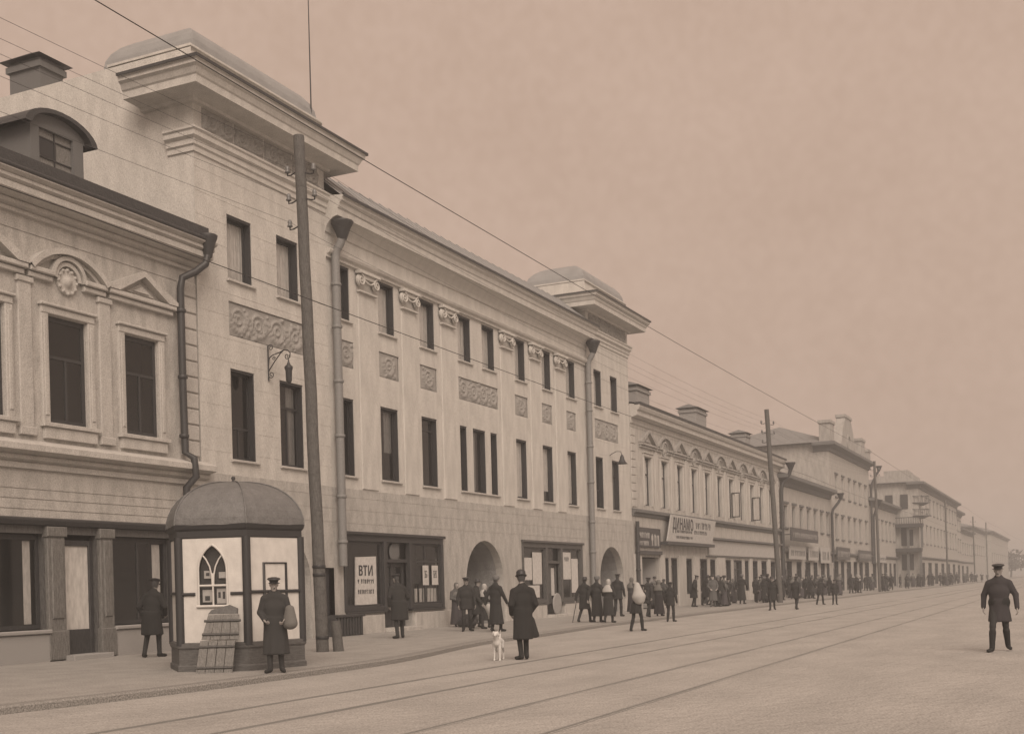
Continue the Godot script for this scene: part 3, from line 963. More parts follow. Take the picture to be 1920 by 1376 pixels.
func left_house() -> void:
	var b := thing("ornate_two_storey_house", "two-storey stucco house with arched and triangular window pediments and roof dormer, at far left", "house", P(18.2, 0, 0))
	var U0 := 10.0
	var U1 := 26.45
	var ws := []
	for i in 6:
		var c := 24.2 - i * 2.53
		ws.append([c - 0.57, c + 0.66])
	var holes := []
	for k in ws:
		holes.append(hole(k[0], k[1], 5.68, 8.24).merged({"reveal": 0.12}))
	holes += [hole(17.6, 20.82, 0.76, 3.02), hole(21.42, 22.5, 0.0, 3.02), hole(23.0, 25.2, 0.76, 3.02), hole(12.0, 16.8, 0.76, 3.02)]
	var g := Geo.new()
	wall_face(g, U0, U1, 3.3, 10.7, 0, holes, [10.05, 4.05, 3.82, 3.58], 0.012, 0.018, 0.2)
	commit(g, "upper_wall", M.stucco_old, b)
	var lo := Geo.new()
	wall_face(lo, U0, U1, -0.05, 3.3, 0, holes, [], 0.01, 0.02, 0.24)
	commit(lo, "ground_floor_wall", M.brown_wood, b)
	for i in ws.size():
		var k: Array = ws[i]
		win(b, k[0], k[1], 5.68, 8.24, 0, 0.07, {"trans": 0.62, "mull": 1, "line": false, "fm": M.pipe_dark})
		casing(b, k[0], k[1], 5.68, 8.24, 0.24, M.stucco_trim)
		pediment(b, k[0] - 0.62, k[1] + 0.62, 9.16, i % 2 == 1, M.stucco_trim)
		var s := Geo.new()
		s.bbox(k[0] - 0.3, k[1] + 0.3, 5.56, 5.66, -0.02, 0.16)
		s.bbox(k[0] - 0.22, k[1] + 0.22, 5.28, 5.555, -0.02, 0.1)
		commit(s, "window_sill", M.stucco_trim, b)
	for i in 7:
		var c := 25.46 - i * 2.53
		var p := Geo.new()
		p.bbox(c - 0.2, c + 0.2, 5.3, 9.0, -0.02, 0.06, 0.02)
		p.bbox(c - 0.25, c + 0.25, 8.86, 9.0, -0.02, 0.1, 0.02)
		p.bbox(c - 0.25, c + 0.25, 5.3, 5.5, -0.02, 0.1, 0.02)
		if i > 0:
			commit(p, "pilaster", M.stucco_trim, b)
	quoins(b, 25.72, 26.44, 5.3, 10.4, M.stucco_trim)
	var c1 := Geo.new()
	c1.sweep(PackedVector2Array([Vector2(U0, 0), Vector2(26.62, 0)]), PackedVector2Array([Vector2(0, 10.4), Vector2(0.1, 10.42), Vector2(0.1, 10.5), Vector2(0.06, 10.53), Vector2(0.18, 10.58), Vector2(0.2, 10.66), Vector2(0.16, 10.69), Vector2(0.54, 10.76), Vector2(0.54, 10.9), Vector2(0.5, 10.93), Vector2(0.6, 10.98), Vector2(0.6, 11.05), Vector2(0.57, 11.07), Vector2(0.7, 11.14), Vector2(0.7, 11.2), Vector2(0, 11.26)]))
	commit(c1, "cornice", M.stucco_trim, b)
	var c2 := Geo.new()
	c2.sweep(PackedVector2Array([Vector2(U0, 0), Vector2(26.7, 0)]), PackedVector2Array([Vector2(0, 4.5), Vector2(0.08, 4.52), Vector2(0.08, 4.64), Vector2(0.05, 4.67), Vector2(0.18, 4.72), Vector2(0.18, 4.8), Vector2(0.15, 4.83), Vector2(0.42, 4.9), Vector2(0.42, 5.04), Vector2(0.36, 5.09), Vector2(0, 5.2)]))
	commit(c2, "string_course", M.stucco_trim, b)
	var c3 := Geo.new()
	c3.sweep(PackedVector2Array([Vector2(U0, 0), Vector2(26.5, 0)]), PackedVector2Array([Vector2(0, 3.2), Vector2(0.12, 3.22), Vector2(0.16, 3.32), Vector2(0.16, 3.36), Vector2(0, 3.4)]))
	commit(c3, "shopfront_cornice", M.dark_wood, b)
	var rf := Geo.new()
	rf.box(U0, 26.5, 11.2, 11.62, 0.3, 0.5)
	rf.quad(P(U0, 11.56, 0.32), P(26.5, 11.56, 0.32), P(26.5, 12.9, -6.0), P(U0, 12.9, -6.0))
	rf.quad(P(U0, 12.9, -6.0), P(26.5, 12.9, -6.0), P(26.5, 11.2, -12), P(U0, 11.2, -12))
	rf.tube(PackedVector3Array([P(U0, 11.22, 0.68), P(26.45, 11.22, 0.68)]), 0.06, 0.06, 8)
	commit(rf, "roof", M.roof_dark, b)
	var sh := Geo.new()
	shell(sh, U0, U1, 11.2, 0, -12)
	commit(sh, "side_wall", M.stucco_old, b)
	room(b, U0 + 0.2, U1 - 0.2, 4.5, 9.0, -1.8, -0.3)
	room(b, U0 + 0.2, U1 - 0.2, -0.05, 3.25, -1.8, -0.3)
	# dormer with a segmental roof
	var d := Geo.new()
	var D0 := 21.68
	var D1 := 23.42
	d.box(D0, D0 + 0.28, 11.5, 13.25, -3.2, -1.0)
	d.box(D1 - 0.34, D1, 11.5, 13.25, -3.2, -1.0)
	d.quad(P(D0, 11.5, -3.19), P(D1, 11.5, -3.19), P(D1, 13.25, -3.19), P(D0, 13.25, -3.19))
	d.box(D0 + 0.28, D1 - 0.34, 11.5, 12.05, -1.3, -1.02)
	var pg := PackedVector2Array()
	for i in 13:
		var t := PI - PI * i / 12.0
		pg.append(Vector2((D0 + D1) / 2.0 + cos(t) * 0.94, 13.2 + sin(t) * 0.4))
	pg.reverse()
	d.poly(pg, -1.25, -1.01)
	var dn := commit(d, "dormer", M.chimney, b)
	var dr := Geo.new()
	dr.band((D0 + D1) / 2.0, 13.1, 1.0, 1.2, PI - 0.1, 0.1, -3.3, -0.8, 14, 0.5)
	commit(dr, "dormer_roof", M.roof_dark, dn)
	var dw := Geo.new()
	var k0 := D0 + 0.28
	var k1 := D1 - 0.34
	dw.q(k0, 12.05, k1, 13.25, -1.1)
	commit(dw, "dormer_shutter", M.old_wood, dn)
	var dh := Geo.new()
	dh.box(k0 + 0.08, k0 + 0.62, 12.55, 13.0, -1.095, -1.085)
	dh.box(k0, k1, 12.5, 12.53, -1.095, -1.07)
	dh.box(k0, k1, 12.98, 13.01, -1.095, -1.07)
	dh.box((k0 + k1) / 2.0 - 0.015, (k0 + k1) / 2.0 + 0.015, 12.05, 13.25, -1.095, -1.065)
	commit(dh, "dormer_glazing_bar", M.frame_dark, dn)
	# timber shopfront
	for k in [[20.84, 21.4], [22.52, 22.98], [25.22, 26.0], [16.85, 17.58]]:
		var p := Geo.new()
		p.bbox(k[0] + 0.004, k[1] - 0.004, 0.5, 3.2, -0.02, 0.1, 0.025)
		p.bbox(k[0] + 0.1, k[1] - 0.1, 1.0, 2.9, 0.08, 0.135, 0.025)
		p.bbox(k[0] - 0.03, k[1] + 0.03, 2.95, 3.19, -0.02, 0.15, 0.02)
		p.bbox(k[0] - 0.03, k[1] + 0.03, 0.02, 0.72, -0.02, 0.14, 0.02)
		commit(p, "timber_pilaster", M.timber, b)
	for k in [[17.6, 20.82], [23.0, 25.2], [12.0, 16.8]]:
		win(b, k[0], k[1], 0.78, 3.0, 0, 0.16, {"trans": 0.0, "mull": 1 if k[0] != 12.0 else 2, "line": false, "fm": M.dark_wood})
		var bs := Geo.new()
		bs.bbox(k[0] - 0.02, k[1] + 0.02, -0.05, 0.66, -0.02, 0.12, 0.02)
		bs.bbox(k[0] - 0.05, k[1] + 0.05, 0.665, 0.76, -0.02, 0.18, 0.02)
		commit(bs, "stall_riser", M.chimney_light, b)
	# pale blinds standing in the show windows
	for k in [[20.4, 20.62], [24.72, 25.02]]:
		var bl := Geo.new()
		bl.q(k[0], 0.9, k[1], 2.85, -0.24)
		commit(bl, "window_blind", M.curtain, b)
	var dg := Geo.new()
	for q in [[21.44, 21.56, 0.1, 2.9], [22.36, 22.48, 0.1, 2.9], [21.56, 22.36, 0.1, 0.72], [21.56, 22.36, 2.76, 2.9]]:
		dg.bbox(q[0], q[1], q[2], q[3], -0.2, -0.12)
	var door := commit(dg, "shop_door", M.dark_wood, b)
	var dc := Geo.new()
	dc.q(21.55, 0.7, 22.37, 2.78, -0.17)
	commit(dc, "door_blind", M.curtain, door)
	var st := Geo.new()
	st.bbox(21.3, 22.6, -0.05, 0.12, -0.2, 0.4)
	commit(st, "door_step", M.chimney_light, b)
	# corner hopper and downpipe
	var u := 25.62
	pipe(b, PackedVector3Array([P(26.3, 10.85, 0.62), P(26.2, 10.55, 0.6), P(25.95, 10.3, 0.45), P(25.65, 10.1, 0.25), P(u, 9.8, 0.2), P(u, 7.0, 0.2), P(u + 0.03, 5.35, 0.2), P(u + 0.12, 5.2, 0.42), P(u + 0.14, 4.7, 0.46), P(u + 0.02, 4.4, 0.22), P(u, 3.4, 0.2), P(u, 0.4, 0.2), P(u, 0.25, 0.32)]), 0.1, M.pipe_dark, [P(u, 9.2, 0.2), P(u, 7.4, 0.2), P(u, 5.8, 0.2)])

func second_house() -> void:
	var b := thing("ornate_long_house", "long two-storey house with a row of small alternating pediments, right of the towered building", "house", P(81, 0, 0))
	var U0 := 62.45
	var U1 := 99.5
	var holes := []
	var ws := []
	for i in 11:
		var c := 65.3 + i * 3.06
		ws.append([c - 0.62, c + 0.62])
		holes.append(hole(c - 0.62, c + 0.62, 5.88, 8.65))
	var op := [[63.8, 67.0], [68.0, 68.9], [69.3, 70.6], [72.3, 73.7], [75.3, 77.2], [77.9, 79.2], [81.6, 83.3], [84.0, 86.4], [87.2, 88.4], [89.4, 91.2], [92.4, 94.2], [95.3, 97.2]]
	for k in op:
		holes.append(hole(k[0], k[1], 0.0 if k[0] in [63.8, 75.3, 84.0, 92.4] else 0.7, 2.95))
	var g := Geo.new()
	wall_face(g, U0, U1, -0.05, 10.7, 0, holes, [10.15], 0.012, 0.02, 0.25)
	commit(g, "front_wall", M.stucco_old, b)
	for i in ws.size():
		var k: Array = ws[i]
		win(b, k[0], k[1], 5.88, 8.65, 0, 0.17, {"trans": 0.66, "mull": 1, "line": false, "cur": [0.35, 1.0], "curm": M.curtain})
		casing(b, k[0], k[1], 5.88, 8.65, 0.2, M.stucco_trim)
		pediment(b, k[0] - 0.82, k[1] + 0.82, 9.28, i % 2 == 1, M.stucco_grey, 0.72)
		var p := Geo.new()
		p.bbox(k[1] + 0.66, k[1] + 1.15, 5.6, 9.1, -0.02, 0.06, 0.02)
		commit(p, "pilaster", M.stucco_trim, b)
		if i == 6 or i == 8:   # casements standing open
			var cs := Geo.new()
			cs.box(k[1] - 0.05, k[1], 6.0, 6.07, -0.1, 0.5)
			cs.box(k[1] - 0.05, k[1], 7.7, 7.77, -0.1, 0.5)
			cs.box(k[1] - 0.05, k[1], 6.07, 7.7, 0.44, 0.5)
			cs.box(k[1] - 0.05, k[1], 6.07, 7.7, -0.1, -0.04)
			commit(cs, "open_casement", M.frame_dark, b)
	quoins(b, 62.5, 63.2, 5.7, 10.2, M.stucco_trim)
	quoins(b, 98.75, 99.45, 5.7, 10.2, M.stucco_trim)
	var c1 := Geo.new()
	c1.sweep(PackedVector2Array([Vector2(U0, 0), Vector2(U1, 0)]), PackedVector2Array([Vector2(0, 10.3), Vector2(0.08, 10.36), Vector2(0.1, 10.6), Vector2(0.3, 10.7), Vector2(0.45, 10.75), Vector2(0.45, 11.0), Vector2(0.55, 11.05), Vector2(0.62, 11.2), Vector2(0.62, 11.3), Vector2(0, 11.4)]))
	commit(c1, "cornice", M.stucco_trim, b)
	var c2 := Geo.new()
	c2.sweep(PackedVector2Array([Vector2(U0, 0), Vector2(U1, 0)]), PackedVector2Array([Vector2(0, 5.2), Vector2(0.1, 5.22), Vector2(0.12, 5.36), Vector2(0.26, 5.42), Vector2(0.26, 5.56), Vector2(0, 5.64)]))
	commit(c2, "string_course", M.chimney, b)
	var rf := Geo.new()
	rf.box(U0, U1, 11.3, 11.45, 0.3, 0.66)
	rf.quad(P(U0, 11.4, 0.5), P(U1, 11.4, 0.5), P(U1, 12.6, -6.0), P(U0, 12.6, -6.0))
	rf.quad(P(U0, 12.6, -6.0), P(U1, 12.6, -6.0), P(U1, 11.2, -12), P(U0, 11.2, -12))
	commit(rf, "roof", M.roof_dark, b)
	var sh := Geo.new()
	shell(sh, U0, U1, 11.3, 0, -12)
	commit(sh, "side_wall", M.stucco_old, b)
	room(b, U0 + 0.2, U1 - 0.2, -0.05, 9.5, -1.8, -0.3)
	chimney(b, 64.5, 65.7, -3.2, -2.2, 11.6, 14.0, M.chimney_light, M.chimney)
	chimney(b, 67.8, 70.2, -2.6, -1.4, 11.6, 13.3, M.chimney_light, M.chimney)
	chimney(b, 80.2, 82.8, -2.6, -1.4, 11.6, 13.5, M.chimney_light, M.chimney)
	chimney(b, 95.6, 97.2, -3.0, -1.8, 11.6, 13.4, M.chimney_light, M.chimney)
	# ground floor: doors, show windows, fascia boards
	for k in op:
		if k[0] == 63.8:
			var pa := Geo.new()
			pa.quad(P(67.0, 0, -0.25), P(66.3, 0, -1.7), P(66.3, 2.9, -1.7), P(67.0, 2.9, -0.25))
			commit(pa, "doorway_side", M.chimney_light, b)
			continue
		var bot := 0.02 if k[0] in [75.3, 84.0, 92.4] else 0.72
		var o := {"trans": 0.78, "mull": 1, "fm": M.dark_wood}
		if k[0] in [69.3, 81.6, 87.2]:
			o.cur = [0.1, 0.8]
		win(b, k[0], k[1], bot, 2.93, 0, 0.2, o)
	for k in [[62.6, 63.75], [67.05, 67.95], [70.7, 72.2], [73.8, 75.2], [79.3, 81.5], [88.5, 89.3], [94.3, 95.2], [97.3, 99.4]]:
		flat_panel(b, k[0], k[1], -0.05, 3.1, M.stucco_trim, "ground_floor_pier", 0.08)
	var aw := Geo.new()
	aw.bbox(76.9, 98.9, 4.25, 4.4, -0.02, 0.3)
	aw.bbox(76.9, 98.9, 3.1, 3.16, -0.02, 0.12)
	commit(aw, "fascia_moulding", M.chimney, b)
	pipe(b, PackedVector3Array([P(62.75, 4.9, 0.2), P(62.75, 3.0, 0.2), P(62.75, 0.3, 0.2)]), 0.11, M.pipe_dark, [P(62.75, 3.2, 0.2), P(62.75, 2.2, 0.2)], false)
	pipe(b, PackedVector3Array([P(99.3, 10.6, 1.0), P(99.3, 10.2, 0.9), P(99.1, 9.4, 0.35), P(99.0, 8.9, 0.25), P(99.0, 5.0, 0.25), P(99.0, 0.3, 0.25)]), 0.16, M.pipe_dark, [P(99, 7, 0.25)])

# ------------------------------------------------------------------ houses farther down
# rows: [v0, v1, [centres], width]; cor: cornice reach; roof: "hip" or "low"
func far_house(called: String, label: String, u0: float, u1: float, W: float, deep: float, eave: float, rows: Array, shops: Array, roof_h: float, cor: float, wallm: Material, roofm: Material, trimm: Material) -> Node3D:
	var b := thing(called, label, "house", P((u0 + u1) / 2.0, 0, W))
	var holes := []
	for r in rows:
		for c in r[2]:
			holes.append(hole(c - r[3] / 2.0, c + r[3] / 2.0, r[0], r[1]))
	for k in shops:
		holes.append(hole(k[0], k[1], k[2], k[3]))
	var g := Geo.new()
	wall_face(g, u0, u1, -0.1, eave, W, holes, [], 0.01, 0.02, 0.25)
	commit(g, "front_wall", wallm, b)
	var sh := Geo.new()
	shell(sh, u0, u1, eave, W, W - deep)
	commit(sh, "side_wall", wallm, b)
	room(b, u0 + 0.2, u1 - 0.2, -0.1, eave - 0.3, W - 1.6, W - 0.3)
	for r in rows:
		for c in r[2]:
			win(b, c - r[3] / 2.0, c + r[3] / 2.0, r[0], r[1], W, 0.2, {"trans": 0.66, "mull": 1, "line": false, "cur": [0.3, 1.0, 0.0], "curm": M.curtain_dim})
			var k := Geo.new()
			k.bbox(c - r[3] / 2.0 - 0.2, c + r[3] / 2.0 + 0.2, r[1] + 0.12, r[1] + 0.3, W - 0.02, W + 0.14)
			commit(k, "window_hood", trimm, b)
			var ks := Geo.new()
			ks.bbox(c - r[3] / 2.0 - 0.15, c + r[3] / 2.0 + 0.15, r[0] - 0.18, r[0] - 0.02, W - 0.02, W + 0.12)
			commit(ks, "window_sill", trimm, b)
	for k in shops:
		win(b, k[0], k[1], k[2], k[3], W, 0.2, {"trans": 0.75, "mull": 1, "fm": M.dark_wood})
	var c := Geo.new()
	c.sweep(PackedVector2Array([Vector2(u0, W - 1.5), Vector2(u0, W), Vector2(u1, W)]), PackedVector2Array([Vector2(0, eave - 0.9), Vector2(cor * 0.2, eave - 0.85), Vector2(cor * 0.3, eave - 0.5), Vector2(cor * 0.8, eave - 0.35), Vector2(cor, eave - 0.3), Vector2(cor, eave), Vector2(0, eave + 0.12)]))
	commit(c, "cornice", trimm, b)
	if shops.size():
		var s := Geo.new()
		s.sweep(PackedVector2Array([Vector2(u0, W), Vector2(u1, W)]), PackedVector2Array([Vector2(0, 3.7), Vector2(0.15, 3.74), Vector2(0.3, 3.9), Vector2(0.3, 4.02), Vector2(0, 4.1)]))
		commit(s, "string_course", trimm, b)
	var rf := Geo.new()
	hip(rf, u0 - cor * 0.9, u1 + 0.2, W + cor * 0.9, W - deep, eave + 0.02, roof_h, deep * 0.5)
	commit(rf, "roof", roofm, b)
	return b

func spaced(a: float, z: float, n: int) -> Array:
	var out := []
	for i in n:
		out.append(lerpf(a, z, float(i) / (n - 1)))
	return out

func far_houses() -> void:
	var b := far_house("low_house", "low two-storey house with a heavy dark eave, beyond the second pole", 99.55, 122.0, 0.0, 10.0, 10.2, [[5.9, 7.75, spaced(101.6, 120.7, 7), 1.2]], [[100.6, 103.6, 0.1, 3.0], [105.4, 107.6, 0.1, 3.0], [109.0, 111.6, 0.1, 3.0], [113.0, 115.0, 0.1, 3.0], [116.6, 118.6, 0.1, 3.0], [119.6, 121.2, 0.1, 3.0]], 1.6, 0.8, M.stucco_far, M.roof_dark, M.chimney)
	pipe(b, PackedVector3Array([P(122.0, 9.4, 1.1), P(121.9, 9.0, 0.9), P(121.6, 8.3, 0.4), P(121.5, 7.8, 0.3), P(121.5, 3.0, 0.3)]), 0.14, M.pipe_dark)
	b = far_house("gabled_three_storey_house", "three-storey house with stone gable and pedestals on its front, rising over the low house", 122.05, 148.0, 0.0, 13.0, 15.1, [[9.9, 12.0, [125.9, 129.8, 133.8, 137.4, 141.0, 145.0], 1.2], [5.5, 7.8, [125.6, 129.2, 133.2, 137.0, 140.7, 145.0], 1.3]], [[123.2, 126.2, 0.1, 3.2], [127.6, 129.6, 0.1, 3.2], [131.0, 134.0, 0.1, 3.2], [135.6, 138.0, 0.1, 3.2], [139.4, 142.0, 0.1, 3.2], [143.4, 146.6, 0.1, 3.2]], 2.6, 0.8, M.stucco_far, M.roof_far, M.chimney)
	for q in [[121.6, 124.0, 17.3], [141.0, 143.6, 17.4], [146.2, 147.8, 16.6]]:
		var k := Geo.new()
		k.box(q[0], q[1], 15.0, q[2] - 0.3, -0.8, 0.3)
		k.box(q[0] - 0.15, q[1] + 0.15, q[2] - 0.3, q[2], -0.9, 0.4)
		commit(k, "roof_pedestal", M.stucco_grey, b)
	var gb := Geo.new()
	gb.poly(PackedVector2Array([Vector2(127.6, 15.0), Vector2(137.4, 15.0), Vector2(135.8, 17.2), Vector2(134.4, 18.6), Vector2(130.6, 18.6), Vector2(129.2, 17.2)]), -0.6, 0.3)
	gb.box(130.4, 134.6, 18.6, 18.9, -0.7, 0.4)
	gb.band(132.5, 16.0, 0.7, 1.0, TAU, 0, 0.3, 0.4, 16)
	commit(gb, "front_gable", M.stucco_grey, b)
	pipe(b, PackedVector3Array([P(148.2, 14.2, 1.2), P(148.1, 13.7, 0.9), P(147.8, 12.6, 0.4), P(147.6, 11.8, 0.3), P(147.6, 3.0, 0.3)]), 0.14, M.pipe_dark)
	b = far_house("plain_two_storey_house", "narrow plain two-storey house between the gabled house and the corner house with balconies", 148.05, 171.9, 0.0, 10.0, 10.9, [[6.2, 8.4, spaced(151.0, 169.0, 6), 1.2]], [[149.5, 152.5, 0.1, 3.2], [154.5, 157.0, 0.1, 3.2], [159.0, 162.0, 0.1, 3.2], [164.0, 166.0, 0.1, 3.2], [168.0, 170.6, 0.1, 3.2]], 1.5, 0.8, M.stucco_far, M.roof_dark, M.chimney)
	pipe(b, PackedVector3Array([P(149.0, 10.2, 1.0), P(149.0, 9.4, 0.6), P(149.0, 8.6, 0.3), P(149.0, 3.0, 0.3)]), 0.16, M.pipe_dark)
	# corner house that stands forward of the others, its flank and balconies facing up the street
	b = far_house("corner_house", "tall corner house standing forward of the row with balconies on its flank", 172.0, 231.0, 3.0, 14.0, 14.3, [[10.4, 12.4, spaced(176, 228, 11), 1.4], [6.0, 8.4, spaced(176, 228, 11), 1.4]], [[174.0, 178.0, 0.1, 3.3], [182.0, 187.0, 0.1, 3.3], [191.0, 196.0, 0.1, 3.3], [201.0, 206.0, 0.1, 3.3], [211.0, 216.0, 0.1, 3.3], [221.0, 226.0, 0.1, 3.3]], 1.2, 0.9, M.stucco_far, M.roof_far, M.chimney)
	var at := Geo.new()
	at.box(172.4, 180.0, 14.4, 15.4, -2.6, 2.4)
	at.box(172.6, 179.0, 15.4, 16.1, -1.6, 1.6)
	commit(at, "attic_block", M.stucco_grey, b)
	var s := -1.0
	for q in [[-0.9, 10.7], [1.1, 10.7], [-0.9, 6.6], [1.1, 6.6]]:
		var sw := Geo.new()
		sw.box(171.9, 172.05, q[1], q[1] + 2.0, q[0] - 0.5, q[0] + 0.5)
		commit(sw, "window", M.frame_dark, b)
	for q in [[8.3, -0.4, 3.6, 0.9], [4.95, -0.3, 3.4, 0.5]]:
		var bl := Geo.new()
		bl.box(170.5, 171.98, q[0] - 0.2, q[0] + 0.3, q[1], q[2])
		if q[3] > 0.6:
			for i in 14:
				var ww := lerpf(q[1], q[2], i / 13.0)
				bl.box(170.92, 170.98, q[0] + 0.22, q[0] + 1.1, ww - 0.03, ww + 0.03)
			bl.box(170.9, 171.0, q[0] + 1.1, q[0] + 1.2, q[1], q[2])
		commit(bl, "balcony" if q[3] > 0.6 else "canopy", M.roof_dark, b)
		for i in 3:
			var cl := Geo.new()
			var cwp := lerpf(q[1] + 0.2, q[2] - 0.2, i / 2.0)
			cl.box(171.1, 171.4, q[0] - 3.0 if q[3] > 0.6 else -0.1, q[0], cwp - 0.16, cwp + 0.16)
			commit(cl, "column", M.chimney, b)
		var dk := Geo.new()
		dk.box(171.93, 171.985, q[0] - 2.7, q[0] - 0.5, 0.6, 2.2)
		commit(dk, "dark_doorway", M.frame_dark, b)
	for y in [9.6, 11.4]:   # rounded balconies on the street corner
		var cb := Geo.new()
		cb.lathe(P(173.0, y, 3.0), PackedVector2Array([Vector2(0.6, -0.3), Vector2(1.3, 0.0), Vector2(1.3, 0.14), Vector2(0.0, 0.14)]), 14)
		for i in 14:
			var t := TAU * i / 14.0
			cb.tube(PackedVector3Array([P(173.0 + cos(t) * 1.25, y + 0.14, 3.0 + sin(t) * 1.25), P(173.0 + cos(t) * 1.25, y + 0.95, 3.0 + sin(t) * 1.25)]), 0.03, 0.03, 5)
		cb.lathe(P(173.0, y + 0.95, 3.0), PackedVector2Array([Vector2(1.2, 0.0), Vector2(1.3, 0.0), Vector2(1.3, 0.08), Vector2(1.2, 0.08)]), 14)
		commit(cb, "corner_balcony", M.chimney, b)
	far_house("tall_narrow_house", "narrow three-storey house next past the corner house with balconies", 231.1, 250.0, 2.2, 12.0, 13.4, [[9.8, 11.6, spaced(233.5, 248, 4), 1.4], [5.8, 8.0, spaced(233.5, 248, 4), 1.4]], [[233, 237, 0.1, 3.3], [241, 246, 0.1, 3.3]], 1.2, 0.9, M.stucco_far, M.roof_far, M.chimney)
	far_house("small_distant_house", "small two-storey house, hazy, between the farthest two poles", 250.1, 285.0, 1.8, 11.0, 10.6, [[5.6, 7.6, spaced(253, 282, 6), 1.6]], [[254, 260, 0.1, 3.2], [266, 272, 0.1, 3.2]], 1.6, 0.8, M.stucco_far, M.roof_far, M.chimney)
	far_house("pale_distant_house", "pale hazy house of two storeys near the end of the row", 285.1, 330.0, 1.5, 12.0, 12.2, [[6.0, 8.0, spaced(290, 326, 6), 1.8]], [], 1.8, 0.8, M.stucco_far, M.roof_far, M.chimney)
	far_house("last_distant_house", "faint low house closing the row at the end of the street", 330.1, 420.0, 3.0, 14.0, 12.4, [[4.6, 6.6, spaced(336, 414, 9), 2.0]], [], 2.4, 0.8, M.stucco_far, M.roof_far, M.chimney)
	# hazy trees that close the street
	org = Vector3.ZERO
	var spots := [[436.0, 3.0, 9.0], [444.0, 12.0, 10.0], [452.0, 21.0, 9.5], [460.0, 31.0, 10.5], [470.0, 42.0, 10.0], [480.0, 54.0, 11.0]]
	var r := RandomNumberGenerator.new()
	r.seed = 77
	var n := 0
	var where := ["leftmost", "second from the left", "third from the left", "fourth from the left", "fifth from the left", "rightmost"]
	for q in spots:
		var t := thing("bare_tree", "faint bare tree closing the street, %s of the six" % where[n], "tree", P(q[0], -0.12, q[1]), "bare trees at the end of the street")
		n += 1
		var tr := Geo.new()
		tr.tube(PackedVector3Array([P(q[0], -0.2, q[1]), P(q[0], q[2] * 0.45, q[1] + 0.3), P(q[0] + 0.3, q[2] * 0.8, q[1] + 0.1)]), 0.35, 0.1, 7)
		commit(tr, "trunk", M.far_tree, t)
		var cr := Geo.new()
		for i in 260:
			var d := Vector3(r.randfn(), r.randfn(), r.randfn()).normalized() * pow(r.randf(), 0.4)
			var c := P(q[0], q[2] * 0.62, q[1]) + Vector3(d.x * 5.2, d.y * q[2] * 0.42, d.z * 5.0)
			var a := Vector3(r.randfn(), r.randfn(), r.randfn()) * 0.45
			var e := Vector3(r.randfn(), r.randfn(), r.randfn()) * 0.45
			cr.quad(c - a, c + e, c + a, c - e)
		commit(cr, "crown", M.far_tree, t)

